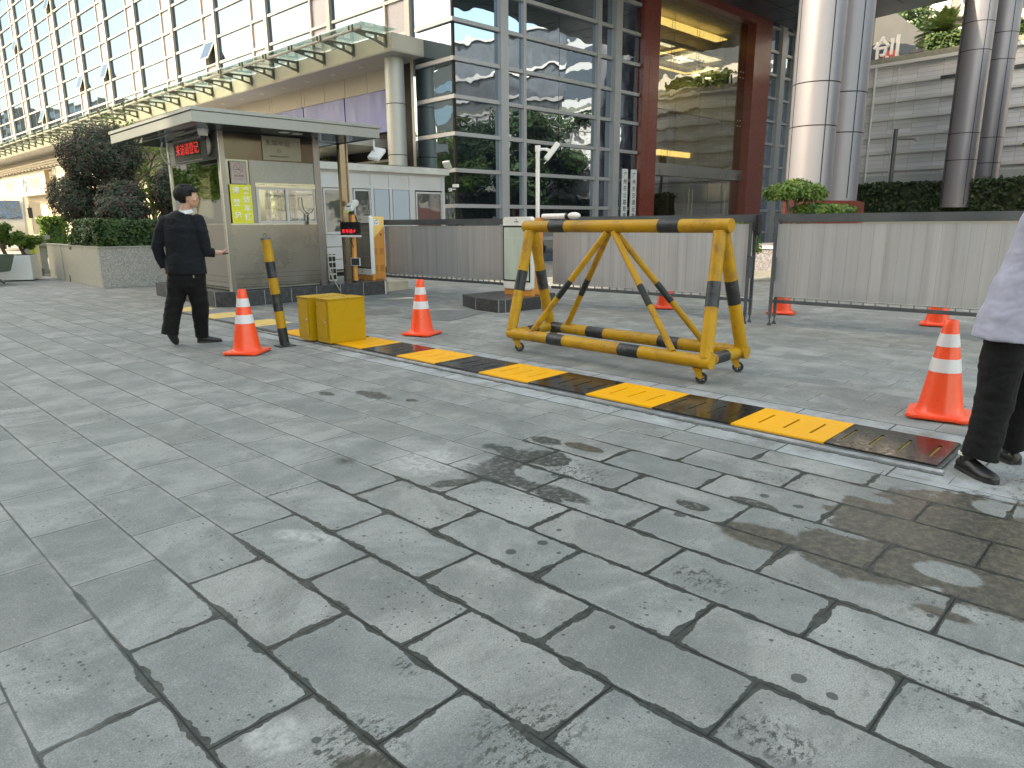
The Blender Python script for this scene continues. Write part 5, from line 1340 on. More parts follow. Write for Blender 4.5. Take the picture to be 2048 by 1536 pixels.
# name boards beside the red jamb
def nameboard(x, label, txt):
    r_ = empty('name_board', (x,TF-.30,0), 0, label, 'sign')
    MB().box(0,.36,0,.05,.98,3.46).build('board', plain('white_board', (.62,.64,.66), .45, var=.03) if 'white_board' not in bpy.data.materials else bpy.data.materials['white_board'], r_, bevel=.006)
    for i, ch_ in enumerate(txt): text_mesh('character', ch_, .235, M_TXT_DK, face_M((.18,-.003,3.22-.265*i), (1,0,0)), r_, sx=.95, bold=.002)
    return r_
nameboard(23.27, 'tall white name board of the road office, left of the pair by the red frame', '广州市公路管理局')
nameboard(23.86, 'tall white name board of the transport office, touching the red frame', '广州市交通运输局')

# ------------------------------------------------------------------ planters
M_GRAN = granite('speckled_granite', (0.40,0.39,0.36), .35, 75, .5)
M_GRAN_S = granite('smooth_granite', (0.42,0.42,0.36), .12, 60, .4)
pw = empty('stone_planter', (0,0,0), 0, 'large granite planter box filled with clipped shrubs left of the booth', 'planter')
m = MB(); m.box(4.44,4.56,17.95,22.9,0,.90); m.build('side_slab', M_GRAN_S, pw, bevel=.004)
m = MB(); m.box(4.44,10.6,17.83,17.95,0,.90); m.build('front_slab', M_GRAN, pw, bevel=.004)
MB().box(4.42,10.6,17.80,17.97,.905,.925).build('coping', M_GRAN_S, pw); MB().box(4.42,4.58,17.97,22.9,.905,.925).build('coping', M_GRAN_S, pw)
MB().box(4.56,10.6,17.95,22.9,0,.82).build('soil', plain('dark_soil', (.05,.04,.03), .9), pw)
sm = MB(); sm.box(6.35,6.36,17.826,17.83,.02,.9); sm.box(4.436,4.44,21.3,21.31,.02,.9); sm.box(4.43,4.44,20.75,20.78,0,.16); sm.build('slab_joint', M_SLOT, pw)
pp2 = empty('granite_planter', (0,0,0), 0, 'low speckled granite planter wall behind the gap between the right gates', 'planter')
MB().box(19.4,26,8.6,11.5,0,.62).build('wall', granite('blue_granite', (.17,.17,.20), .4, 28), pp2)
MB().box(19.35,26,8.55,11.55,.62,.66).build('coping', M_RIB, pp2)
wb_ = empty('plant_box', (3.62,22.35,0), R(-25), 'white square plant box with young green shrubs at the left edge', 'planter')
MB().box(-.42,.42,-.42,.42,.03,.66).build('box', M_WHITE, wb_, bevel=.012)
MB().box(-.37,.37,-.37,.37,.66,.665).build('soil', M_SLOT, wb_)
cw = empty('stone_urn', (4.55,25.3,0), 0, 'pale square stepped stone pillar pot behind the granite planter', 'planter')
m = MB()
for z0, z1, w0 in ((0,.12,.34),(.12,.8,.28),(.8,.9,.36),(.9,1.0,.30),(1.0,1.12,.40)): m.box(-w0,w0,-w0,w0,z0,z1)
m.build('pillar', M_CREAM, cw, bevel=.01)
cr = empty('garden_cart', (2.75,21.3,0), R(-45), 'green wheelbarrow partly out of the picture at the left edge', 'wheelbarrow')
MB().prism_ax([(-.55,.35),(.45,.30),(.62,.72),(-.75,.75)], (0,0,0), X_, Z_, Y_, -.3, .3).build('tray', plain('dull_green_plastic', (.13,.17,.13), .5), cr, bevel=.02)
MB().path([(-.3,-.03,.19),(-.3,.03,.19)],[.19,.19],24).build('wheel', M_RUBBER, cr)
MB().bar((-.2,.2,.4),(.3,.2,.02),.04,.04).build('leg', M_DARKGREY, cr)

# ------------------------------------------------------------------ truck and yellow barrier piece at the left
M_CREAMT = plain('truck_cab_paint', (.50,.47,.42), .28, var=.04, scale=1, coat=.5)
tr = empty('truck', (8.1,51.0,0), R(-108), 'cream truck cab parked at the left edge in front of the shop', 'truck')
cab = [(-1.0,.75),(.95,.75),(1.05,1.15),(1.0,1.75),(.62,2.95),(.35,3.12),(-1.0,3.15)]
MB().prism_ax(cab, (0,0,0), X_, Z_, Y_, -1.1, 1.1).build('cab', M_CREAMT, tr, bevel=.09)
ws_ = MB(); ws_.add([(1.035,-.93,1.80),(1.035,.93,1.80),(.69,.85,2.85),(.69,-.85,2.85)], [(0,1,2,3)]); ws_.build('windscreen', glass_mirror('windscreen_glass', (.75,.8,.85), .45, (.05,.06,.06)), tr)
MB().box(1.02,1.075,-.95,.95,.78,1.10).build('bumper', M_CREAMT, tr, bevel=.01)
for sy in (-1,1):
    MB().box(1.03,1.08,sy*.78-.16,sy*.78+.16,.88,1.05).build('headlight', M_SCREEN, tr, bevel=.01)
    f = MB(); f.path([(.85,sy*1.12,2.6),(.95,sy*1.32,2.6),(.95,sy*1.34,2.1)], .02, 6); f = f.build('mirror_arm', M_BLACK, tr)
    MB().box(.88,1.0,sy*1.34-.11,sy*1.34+.11,1.85,2.45).build('mirror', M_BLACK, f, bevel=.02)
MB().lathe([(.13,0),(.15,.02),(.17,0)], n=24, close=False).build('emblem', M_STEEL_D, tr).matrix_local = Matrix.Translation((1.06,0,1.45)) @ Matrix.Rotation(R(90), 4, 'Y')
m = MB(); m.bar((1.07,-.5,1.8),(1.0,.1,1.95),.02,.02); m.bar((1.07,.3,1.8),(1.0,.85,1.95),.02,.02); m.build('wiper', M_BLACK, tr)
MB().box(-5.5,-1.1,-1.1,1.1,.9,2.9).build('cargo_box', plain('cargo_grey', (.3,.31,.33), .5), tr)
for sy in (-1,1):
    for x in (.1,-3.6): 
        m = MB().path([(x,sy*.85,.42),(x,sy*1.12,.42)],[.42,.42],26); m.build('wheel', M_RUBBER, tr)
yb = empty('lime_barrier', (4.35,24.0,0), R(-20), 'lime yellow and black plastic post standing behind the stone pot', 'barrier')
MB().box(-.06,.06,-.35,.35,.18,1.05).build('panel', plain('lime_panel', (.42,.48,.03), .5), yb, bevel=.01)
MB().box(-.10,.10,-.4,.4,0,.18).build('foot', M_RUBBER, yb, bevel=.02)
tag(MB().box(11.2,11.35,25.6,27.0,2.85,3.2).build('red_banner', plain('red_cloth', (.55,.05,.04), .6)), 'small red strip sign glimpsed between the shrubs left of the booth', 'banner')

# ------------------------------------------------------------------ buildings across the street (outside the picture; the first three added to shape sun and shade, the rest for the glass)
M_OPP = plain('opposite_wall', (.30,.28,.26), .6, var=.08, scale=.2)
def block(x0,x1,y0,y1,h,label):
    r_ = empty('street_block', (x0,y0,0), 0, label, 'building')
    MB().box(0,x1-x0,0,y1-y0,0,h).build('wall', M_OPP, r_)
    m = MB(); n = 0
    for j in range(int(h/3.2)):
        if n < 90: MB().box(x1-x0,x1-x0+.06,.8,y1-y0-.8,1.2+3.2*j,2.7+3.2*j).build('window_band', M_DGLASS, r_); n += 1
    return r_
block(-27,-24,-16,21.3,62,'tall grey block across the street behind the camera, added unseen to shade the forecourt')
block(-27,-24,21.3,25.4,24.2,'low grey link added between two unseen blocks to let a strip of sun through')
block(-26,-24,25.4,41,43,'second tall grey block left of the low link, added unseen to shade the office end')
block(-50,-30,62,76,21,'beige block down the street mirrored in the corner glass')
for i, (y0, y1, h) in enumerate(((112,135,15),(137,160,22),(163,176,24),(178,215,29),(218,250,26),(255,330,36))): 
    block(-46-3*i,-24-3*i,y0,y1,h,'distant grey street block mirrored in the office windows, the ' + 'nearest one|second nearest|lower third one|fourth, wide one|fifth one|farthest, tallest one'.split('|')[i])
tw = empty('sky_cover_tower', (70,-27,0), 0, 'tall tower right of the picture, added unseen to cover the sky mirrored in the glass', 'building')  # unseen tower added to replace bare sky in the reflections
MB().box(0,16,0,32,0,52).build('wall', M_ALU_L, tw)
for k in range(16): MB().box(-.05,16.05,-.05,32.05,1.5+3.1*k,3.5+3.1*k).build('window_band', M_NAVY, tw)

# ------------------------------------------------------------------ vegetation
M_BARK = plain('bark', (.13,.10,.075), .85, var=.3, scale=6, bump=.5, bscale=25)
def leaves(m, rg_, c, r, n, size, squash=1.0, shell=.55, lump=.25, flat=False, seed=0):
    """many small folded leaves in the outer shell of a lumpy ellipsoid"""
    c = Vector(c); rx, ry, rz = r
    for i in range(n):
        z = rg_.uniform(-1,1); t = rg_.uniform(0,2*math.pi); q = math.sqrt(1-z*z); d = Vector((q*math.cos(t), q*math.sin(t), z))
        l = 1+lump*(mnoise.noise(d*2.1+Vector((seed*3.7,seed*1.3,0)))*1.6)
        rr = (shell+(1-shell)*rg_.random()**.5)*l
        if flat and d.z < -.55: continue
        p = c+Vector((d.x*rx*rr, d.y*ry*rr, d.z*rz*rr))
        nrm = (d+Vector((rg_.uniform(-.8,.8), rg_.uniform(-.8,.8), rg_.uniform(-.3,1.0)))).normalized()
        a = nrm.cross(Vector((rg_.uniform(-1,1),rg_.uniform(-1,1),rg_.uniform(-1,1)))).normalized(); b = nrm.cross(a)
        s = size*rg_.uniform(.6,1.3); w_ = s*.42
        m.add([p, p+a*s*.5+b*w_-nrm*s*.06, p+a*s, p+a*s*.5-b*w_-nrm*s*.06], [(0,1,2,3)])
M_LORO = leaf_mat('purple_green_leaf', (.026,.044,.026), (.062,.082,.052), (.105,.05,.058), .18)
M_HEDGE = leaf_mat('hedge_leaf', (.020,.048,.016), (.055,.10,.030), (.12,.17,.05), .15)
M_DHEDGE = leaf_mat('dark_hedge_leaf', (.010,.020,.010), (.028,.050,.022), (.06,.10,.03), .08)
M_FRESH = leaf_mat('fresh_leaf', (.05,.11,.02), (.13,.21,.04), (.24,.30,.06), .2, trans=.35)
M_BUSH = leaf_mat('bright_bush_leaf', (.035,.075,.015), (.10,.18,.03), (.20,.27,.05), .2)
M_DTREE = leaf_mat('dark_tree_leaf', (.020,.045,.022), (.065,.115,.045), None)
M_PALM = leaf_mat('palm_leaf', (.035,.07,.02), (.11,.16,.04), (.20,.22,.06), .2)
def branchy(m, rg_, base, top, r0, nb, spread, up=.3):
    base, top = Vector(base), Vector(top); ends = []
    m.path([base, base.lerp(top,.5)+Vector((rg_.uniform(-.05,.05),rg_.uniform(-.05,.05),0)), top], [r0, r0*.75, r0*.45], 8)
    for i in range(nb):
        s = base.lerp(top, rg_.uniform(.35,1)); a = rg_.uniform(0,6.28); e = s+Vector((math.cos(a)*spread, math.sin(a)*spread, spread*rg_.uniform(up,up+.8)))*rg_.uniform(.5,1)
        mid = s.lerp(e,.5)+Vector((0,0,spread*.12)); m.path([s, mid, e], [r0*.35, r0*.22, r0*.08], 6); ends.append(e)
        for j in range(2):
            a2 = rg_.uniform(0,6.28); e2 = e+Vector((math.cos(a2),math.sin(a2),rg_.uniform(.0,.7)))*spread*.35; m.path([mid, e2], [r0*.13, r0*.05], 5); ends.append(e2)
    return ends
def topiary(label, c, r, n, mat, seed, zb=.85, size=.055, group='clipped shrubs in the granite planter'):
    rg_ = _r.Random(seed); r_ = empty('shrub', (c[0],c[1],zb), 0, label, 'shrub', group)
    m = MB(); branchy(m, rg_, (0,0,0), (.03,.02,c[2]-zb), .045, 7, min(r)*.7); m.build('stem', M_BARK, r_)
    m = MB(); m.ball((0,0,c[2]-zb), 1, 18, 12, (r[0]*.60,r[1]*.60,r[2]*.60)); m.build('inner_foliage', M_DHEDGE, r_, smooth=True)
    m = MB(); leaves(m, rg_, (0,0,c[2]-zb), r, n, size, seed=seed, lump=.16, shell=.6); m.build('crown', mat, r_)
    return r_
topiary('biggest dark purple clipped shrub, highest in the planter', (5.55,20.9,3.15), (.98,.98,.78), 15000, M_LORO, 1)
topiary('dark clipped shrub at the left end of the planter, below the biggest one', (4.95,21.2,2.08), (.66,.66,.62), 8000, M_LORO, 2)
topiary('round shrub with reddish top in the middle of the planter', (5.5,19.6,2.05), (.56,.56,.46), 6500, M_LORO, 3)
topiary('low rounded shrub in front, grey green, standing over the front hedge', (5.35,18.95,1.70), (.62,.52,.42), 6500, M_LORO, 4)
topiary('dark shrub at the right of the planter next to the booth', (6.55,19.0,2.2), (.50,.50,.70), 6000, M_LORO, 5)
def hedge(label, x0, x1, y0, y1, z0, z1, n, mat, seed, size=.06, rootz=0, name='hedge'):
    rg_ = _r.Random(seed); m = MB()
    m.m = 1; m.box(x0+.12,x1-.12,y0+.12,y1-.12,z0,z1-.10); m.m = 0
    for i in range(n):
        f = rg_.random(); x, y, z = rg_.uniform(x0,x1), rg_.uniform(y0,y1), rg_.uniform(z0,z1)
        s_ = rg_.random()
        if s_ < .42: x = x0+rg_.random()*.16; 
        elif s_ < .72: y = y0+rg_.random()*.16
        else: z = z1-rg_.random()*.14
        bump_ = mnoise.noise(Vector((x*1.7,y*1.7,z*1.7)))*.16
        p = Vector((x-bump_*(s_<.42), y-bump_*(.42<=s_<.72), z+bump_*(s_>=.72)))
        nrm = Vector((-1 if s_<.42 else 0, -1 if .42<=s_<.72 else 0, 1 if s_>=.72 else .3)); nrm = (nrm+Vector((rg_.uniform(-.9,.9),rg_.uniform(-.9,.9),rg_.uniform(-.4,1)))).normalized()
        a = nrm.cross(Vector((rg_.uniform(-1,1),rg_.uniform(-1,1),rg_.uniform(-1,1)))).normalized(); b = nrm.cross(a); s = size*rg_.uniform(.6,1.4)
        m.add([p, p+a*s*.5+b*s*.4, p+a*s, p+a*s*.5-b*s*.4], [(0,1,2,3)])
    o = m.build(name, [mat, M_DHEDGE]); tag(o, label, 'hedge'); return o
hedge('loose green hedge filling the front of the granite planter', 4.50, 9.0, 17.98, 20.4, .84, 1.52, 26000, M_HEDGE, 7, .065)
hedge('small sunlit clipped hedge behind the stone pot', 6.25, 7.2, 32.6, 33.4, .2, 1.72, 4000, M_BUSH, 8, .10)
# straggly light tree behind the planter
def light_tree(label, x, y, h, spread, nl, mat, seed, size=.08, z0=0, cat='tree', name='tree', crown=(1,1,1), nb=16, group=None, cl=.28):
    rg_ = _r.Random(seed); r_ = empty(name, (x,y,z0), 0, label, cat, group)
    m = MB(); ends = branchy(m, rg_, (0,0,0), (rg_.uniform(-.2,.2),rg_.uniform(-.2,.2),h*.72), .04+h*.012, nb, spread, .25); m.build('trunk', M_BARK, r_, smooth=True)
    m = MB()
    for i, e in enumerate(ends):
        k = nl//len(ends); rr = spread*cl*rg_.uniform(.7,1.3); leaves(m, rg_, e, (rr,rr,rr*.75), k, size, seed=seed+i, lump=.3, shell=.2)
    m.build('crown', mat, r_); return r_
light_tree('loose light green tree with airy branches behind the planter', 7.6, 23.6, 4.6, 1.35, 5200, M_FRESH, 21, .085, nb=20, cl=.34)
light_tree('thin twiggy tree rising over the booth roof edge', 6.4, 21.6, 4.9, .9, 1500, M_FRESH, 23, .09, nb=14, cl=.3)
light_tree('young leafy shrub in the white plant box, left one', 3.42, 22.3, .85, .36, 3200, M_FRESH, 31, .085, .6, 'shrub', 'shrub', nb=9, group='young shrubs at the left edge')
light_tree('young leafy shrub in the white plant box, right one', 3.85, 22.4, .6, .32, 3000, M_FRESH, 32, .08, .6, 'shrub', 'shrub', nb=9, group='young shrubs at the left edge')
light_tree('young leafy shrub behind the green wheelbarrow', 2.8, 22.6, 1.35, .40, 1500, M_FRESH, 33, .08, .1, 'shrub', 'shrub', nb=9, group='young shrubs at the left edge')
# greenery between booth roof and prefab office
for i, (x, y, h) in enumerate(((15.6,23.2,4.6),(15.2,25.4,4.9),(14.4,28.5,5.2))):
    light_tree(['palm like fresh green shrub right of the roof post under the blue hoarding','bright green shrub behind the polished roof post','light green tree seen left of the roof post'][i], x, y, h, .95, 2200, M_FRESH, 40+i, .13, .2, 'shrub', 'shrub', nb=12, cl=.4)
gp = empty('glass_parapet', LP(.9,.8,0), LROT, 'low mossy glass parapet in front of the greenery above the prefab office', 'parapet')
MB().box(-.8,-.74,0,9,0,3.55).build('glass', glass_mirror('mossy_glass', (.7,.75,.6), .35, (.10,.12,.06), .3), gp); MB().box(-.84,-.70,0,9,3.55,3.62).build('rail', M_RAIL, gp)
# bushes on the right
def cloud_bush(label, x, y, z0, blobs, n, mat, seed):
    rg_ = _r.Random(seed); r_ = empty('bush', (x,y,z0), 0, label, 'bush')
    m = MB(); m.path([(0,0,0),(.05,.02,.4),(0,0,.9)],[.06,.05,.03],8)
    for b in blobs: m.path([(0,0,.35),(b[0]*.6,b[1]*.6,b[2]-.1),(b[0],b[1],b[2])],[.04,.03,.015],6)
    m.build('trunk', M_BARK, r_)
    m = MB()
    for b in blobs: leaves(m, rg_, b[:3], b[3:6], int(n*b[3]*b[4]), .075, seed=seed, lump=.2, shell=.45, flat=True)
    m.build('crown', mat, r_)
S_ = Vector((.717,-.697,0))
def sd_(a, z, rx, rz): return (S_.x*a, S_.y*a, z, rx, rx, rz)
cloud_bush('bright green cloud pruned bush before the nearest silver column', 16.25, 7.35, .62, [sd_(0,1.42,.62,.25), sd_(-.35,1.36,.36,.2), sd_(.38,1.33,.34,.2), sd_(.45,1.02,.50,.14), sd_(1.0,1.0,.42,.12), sd_(0,1.5,.35,.22)], 9000, M_BUSH, 51)
cloud_bush('small light green bush seen through the gap between the right gates', 15.6, 8.3, .1, [(0,0,1.0,.42,.42,.34),(.1,-.1,.7,.35,.35,.25)], 7000, M_BUSH, 52)
h_ = hedge('long dark clipped hedge in front of the stone wall', 0, 1.6, -14, 6.6, 1.3, 2.98, 26000, M_DHEDGE, 53, .13)
h_.location = (33.6, 6.8, 0); h_.rotation_euler = (0,0,R(-4))
MB().box(32.6,34,-9,14,0,1.4).build('terrace_wall', M_GRAN_S).name = 'terrace_wall'
tag(bpy.data.objects['terrace_wall'], 'low terrace wall carrying the dark clipped hedge', 'wall')
h2 = hedge('green hedge strip on top of the stone wall below the palms', 41.2, 42.4, 8.6, 12.6, 9.3, 10.35, 6000, M_HEDGE, 54, .16)
def palm(label, x, y, z0, h, n, L, seed, droop=1.0, r=.16, name='palm_tree'):
    rg_ = _r.Random(seed); r_ = empty(name, (x,y,z0), 0, label, 'palm')
    MB().path([(0,0,0),(.05,0,h*.5),(0,.05,h)],[r*1.1,r,r*.8],10).build('trunk', M_BARK, r_, smooth=True)
    m = MB()
    for i in range(n):
        a = 6.28*i/n+rg_.uniform(-.2,.2); el = rg_.uniform(-.1,1.3); d = Vector((math.cos(a)*math.cos(el), math.sin(a)*math.cos(el), math.sin(el)))
        pts = []; p = Vector((0,.05,h)); 
        for k in range(9): pts.append(p.copy()); p = p+d*L/8; d = (d+Vector((0,0,-.16*droop))).normalized()
        for k in range(1,9):
            t_ = (pts[k]-pts[k-1]).normalized(); sd = t_.cross(Z_).normalized(); w_ = L*.30*math.sin(math.pi*(k+.6)/9.8)
            for q in (0,.33,.66):
                c = pts[k-1].lerp(pts[k], q)
                for sg_ in (-1,1):
                    tip = c+sd*sg_*w_+t_*w_*.8+Vector((0,0,-w_*.25*droop)); m.add([c, c+t_*.05*L, tip], [(0,1,2)])
    m.build('crown', M_PALM, r_); return r_
palm('tall bushy palm on the stone wall beside the far columns', 54.1, 15.6, 9.1, 4.0, 60, 1.75, 61, .7, .26)
palm('small feathery palm on the roof terrace beside the gallery', 49.8, 16.6, 9.2, 2.3, 12, 1.15, 62, 1.5, .05)
palm('second small feathery palm on the roof terrace, thinner one to the right', 50.8, 15.75, 9.2, 2.5, 9, 1.1, 63, 1.5, .04)
light_tree('dark overhanging tree against the apartment tower above the palms', 68, 21.5, 6.0, 2.0, 4200, M_DTREE, 64, .30, 12, nb=14, cl=.45)
light_tree('bamboo like tree whose leaves reach in at the upper right edge', 27.2, 3.35, 7.4, 1.5, 9000, M_BUSH, 65, .16, 0, nb=20, cl=.36)
for i, (x, y, h) in enumerate(((33,1.6,8.2),(29.5,-.8,8.8),(38,.6,9),(26.5,-4.5,8.5),(33.5,-5.0,9))):
    light_tree(['first','second','third','fourth','fifth'][i]+' broad dark tree right of the picture, mirrored in the dark glass', x, y, h, 2.5, 7000, M_DTREE, 70+i, .26, 0, nb=16, cl=.42, group='dark trees mirrored in the glass')
for i, (x, y, h) in enumerate(((-12,48,10),(-13,53,10.5),(-12,58,9.5))):
    light_tree(['nearest','middle','farthest'][i]+' green street tree left of the picture, mirrored in the side glass', x, y, h, 2.6, 6000, M_BUSH, 80+i, .32, 0, nb=16, cl=.45, group='street trees mirrored in the side glass')

# ------------------------------------------------------------------ people
E_L = Vector((0.717,-0.697,0)); E_D = Vector((0.697,0.717,0))       # picture right, away from the viewer
def chain(m, pts, n=18, cap0=True, cap1=True):
    """pts: (x, y, z, rx, ry): elliptical rings along a path, closed ends; rx across, ry in depth"""
    P = [Vector(p[:3]) for p in pts]; b = len(m.v)
    for i, p in enumerate(P):
        d = (P[min(i+1,len(P)-1)]-P[max(i-1,0)]).normalized()
        a = Vector((1,0,0)); a = a-d*a.dot(d)
        if a.length < .3: a = Vector((0,0,-1))-d*Vector((0,0,-1)).dot(d)
        a.normalize(); c = d.cross(a)
        for k in range(n):
            t = 2*math.pi*k/n; m.v.append(tuple(p+a*math.cos(t)*pts[i][3]+c*math.sin(t)*pts[i][4]))
    for i in range(len(P)-1):
        for k in range(n): k2=(k+1)%n; m.f.append((b+i*n+k,b+i*n+k2,b+(i+1)*n+k2,b+(i+1)*n+k)); m.mi.append(0)
    m.f.append(tuple(b+k for k in range(n))[::-1]); m.f.append(tuple(b+(len(P)-1)*n+k for k in range(n))); m.mi += [0,0]
    if cap0: m.ball(P[0], 1, n, 8, (pts[0][3],)*2+(min(pts[0][3:5]),))
    if cap1: m.ball(P[-1], 1, n, 8, (pts[-1][3],pts[-1][4],min(pts[-1][3:5])))
def remesh(m, name, mat, parent, voxel=.008, smooth=6, wrinkle=0, wscale=9, seed=0):
    me = bpy.data.meshes.new(name); me.from_pydata(m.v, [], m.f); o = bpy.data.objects.new(name, me); COL.objects.link(o)
    r_ = o.modifiers.new('r','REMESH'); r_.mode = 'VOXEL'; r_.voxel_size = voxel; r_.use_smooth_shade = True
    s_ = o.modifiers.new('s','SMOOTH'); s_.iterations = smooth; s_.factor = .5
    dg = bpy.context.evaluated_depsgraph_get(); dg.update(); m2_ = bpy.data.meshes.new_from_object(o.evaluated_get(dg))
    bpy.data.objects.remove(o); m2_.name = name
    if wrinkle:
        nr = [v.normal.copy() for v in m2_.vertices]
        for v, n_ in zip(m2_.vertices, nr):
            q = v.co*wscale+Vector((seed,0,0)); q.z *= 1.8
            h = mnoise.noise(q)*.6+abs(mnoise.noise(q*2.1))*.5-.25
            v.co += n_*h*wrinkle
    m2_.materials.clear(); m2_.materials.append(mat); m2_.polygons.foreach_set('use_smooth', [True]*len(m2_.polygons)); m2_.update()
    o = bpy.data.objects.new(name, m2_); COL.objects.link(o); o.parent = parent; return o
def hand(m, wrist, d, palm_n, thumb_side, curl=.9, s=1.0):
    """palm box like chain plus five bent fingers; d = direction from wrist, palm_n = palm facing"""
    d = Vector(d).normalized(); pn = Vector(palm_n); pn = (pn-d*pn.dot(d)).normalized(); sd = d.cross(pn)*thumb_side; w0 = Vector(wrist)
    m.path([w0-d*.03, w0+d*.01, w0+d*.05, w0+d*.085], [.024*s,.027*s,.030*s,.022*s], 12)
    for k, (off, L) in enumerate(((.030,.068),(.010,.078),(-.010,.074),(-.028,.058))):
        p = w0+d*.080+sd*off; dd = d.copy(); pts = [p-d*.025+Vector((0,0,0)), p]
        for j, f in enumerate((.45,.32,.23)):
            c = curl*(.55+.25*j)*(1+.12*k); dd = (dd*math.cos(c*.8)+pn*math.sin(c*.8)).normalized(); p = p+dd*L*f; pts.append(p)
        m.path(pts, [.0105*s,.0098*s,.0090*s,.0082*s,.0072*s], 9)
    p = w0+d*.025+sd*.026; q = p+(d*.5+sd*.6+pn*.35).normalized()*.035; r_ = q+(d*.75+pn*.55+sd*.05).normalized()*.032
    m.path([w0+d*.01+sd*.012, p, q, r_], [.014*s,.013*s,.0105*s,.0085*s], 9)
def cloth(name, col, var=.25, rough=.8, wr=.5, scale=14):
    t = NT(name); p = t.obj(); n = t.noise(p, scale, 4, .6, .4); f = t.noise(p, 320, 2)
    c = t.mix(t.mr(n, .3, .7, 0, 1), c3(col, 1-var), c3(col, 1+var)); t.set(Base_Color=c, Roughness=rough, Specular_IOR_Level=.25, Sheen_Weight=.03)
    t.bump(t.m('ADD', n, t.m('MULTIPLY', f, .12)), wr, .012); return t.mat
def skin(name, col):
    t = NT(name); p = t.obj(); n = t.noise(p, 18, 4)
    t.set(Base_Color=t.mix(t.mr(n,.3,.7,0,1), c3(col,.88), (col[0]*1.08,col[1]*.98,col[2]*.95)), Roughness=.5, Subsurface_Weight=.08, Subsurface_Radius=(.01,.004,.002)); return t.mat
M_SKIN = skin('skin_tone', (.50,.31,.22))
M_HAIR = plain('black_hair', (.007,.006,.006), .6, var=.4, scale=40, bump=.9, bscale=160, spec=.25)
M_SUIT = cloth('navy_black_suit', (.0055,.0068,.0105)); M_TROU = cloth('black_trousers', (.004,.004,.005), wr=.6)
M_SHOE = plain('black_shoe', (.012,.012,.012), .4, var=.3, scale=30)

# man in the black suit, back to us, looking right
man = empty('person', (2.90,8.55,0), math.atan2(E_L.y, E_L.x), 'person in a black suit seen from behind, head turned right, walking past the booth', 'person')
# local frame of the figure: x = picture right, y = away, z up
b = MB()
chain(b, [(.105,0,.80,.13,.10),(.11,0,1.0,.14,.095),(.12,0,1.25,.16,.10),(.13,0,1.40,.17,.085),(.155,.0,1.48,.09,.07),(.175,.005,1.55,.055,.058),(.20,.01,1.62,.052,.058)])
chain(b, [(-.05,0,1.42,.045,.045),(-.165,-.02,1.15,.038,.038),(-.135,.02,.92,.028,.028)]); chain(b, [(.30,0,1.43,.045,.045),(.335,.02,1.12,.038,.038),(.41,.07,1.075,.026,.026)])
chain(b, [(.03,0,.85,.07,.07),(-.06,-.02,.46,.05,.05),(-.115,-.07,.22,.035,.035)]); chain(b, [(.19,0,.85,.07,.07),(.19,.08,.46,.05,.05),(.15,.15,.22,.035,.035)])
HC = Vector((.215,.012,1.685)); FD = Vector((.90,.30,-.06)).normalized(); SDr = Vector((.30,-.93,0)).normalized()   # face direction; side turned to us
m = MB(); 
def hb(f, s, u, r, sc_=(1,1,1)): c = HC+FD*f+SDr*s+Z_*u; b.ball(c, r, 18, 12, sc_)
hb(-.018,0,.028,.098,(1,.88,1.0)); hb(.022,0,.005,.088,(1,.85,1.05)); hb(.045,0,-.055,.058,(1,.92,.85)); hb(.030,.0,-.030,.070,(1,.95,1)); hb(.066,0,-.082,.026,(1,1,.75))
hb(.100,0,-.018,.013,(1,.9,1.5)); hb(.106,0,-.030,.011); hb(.088,0,-.056,.014,(1,1.6,.7)); hb(.088,0,.022,.020,(1,2.2,.6)); hb(.072,.048,-.02,.025); hb(.072,-.048,-.02,.025)
hb(.0,.082,-.012,.026,(.75,.42,1.25)); hb(.0,-.082,-.012,.026,(.75,.42,1.25)); hb(-.02,0,-.07,.058)
hand(b, (.425,.085,1.070), (.85,.35,-.05), (0,.3,1), -1, .9, 1.05)
hand(b, (-.130,.03,.895), (.10,.10,-1), (.9,.3,.0), 1, .75, 1.05)
remesh(b, 'body', M_SKIN, man, .0048, 3)
j = MB()
chain(j, [(.112,0,.835,.235,.165),(.115,0,.95,.228,.165),(.12,0,1.08,.208,.150),(.122,0,1.25,.222,.150),(.128,0,1.36,.232,.142),(.138,0,1.44,.205,.118),(.160,0,1.50,.115,.090),(.170,.0,1.525,.078,.078)], 26, False, False)
chain(j, [(-.055,0,1.425,.078,.082),(-.125,-.01,1.30,.074,.078),(-.178,-.02,1.14,.068,.072),(-.170,.0,1.02,.060,.062),(-.140,.02,.905,.055,.057)], 18, True, False)
chain(j, [(.305,0,1.43,.078,.082),(.340,-.01,1.30,.074,.078),(.350,.005,1.15,.068,.074),(.362,.03,1.075,.064,.066),(.405,.07,1.072,.055,.056),(.425,.085,1.070,.052,.053)], 18, True, False)
jk = remesh(j, 'jacket', M_SUIT, man, .0085, 4, .013, 8, 3)
v_ = MB(); v_.box(-.004,.004,-.004,.0,.0,.17); vv = v_.build('back_vent', M_SLOT, jk); vv.location = (.055,-.171,.835)
sl_ = MB(); sl_.path([(.10+.095*math.cos(t), -.005+.085*math.sin(t)*1.0, 1.535+.018*math.sin(t)) for t in [i*math.pi/12 for i in range(25)]], .006, 6)
q = MB()
for i in range(28):
    t0_, t1_ = 2*math.pi*i/28, 2*math.pi*(i+1)/28
    def cp_(t, r, z): return (.180+(r)*math.cos(t), .004+r*math.sin(t), z+.016*math.sin(t))
    q.add([cp_(t0_,.076,1.520),cp_(t1_,.076,1.520),cp_(t1_,.066,1.562),cp_(t0_,.066,1.562)], [(0,1,2,3)])
q.build('shirt_collar', plain('white_shirt_cloth', (.66,.67,.70), .7, var=.05), man, smooth=True)
tr_ = MB()
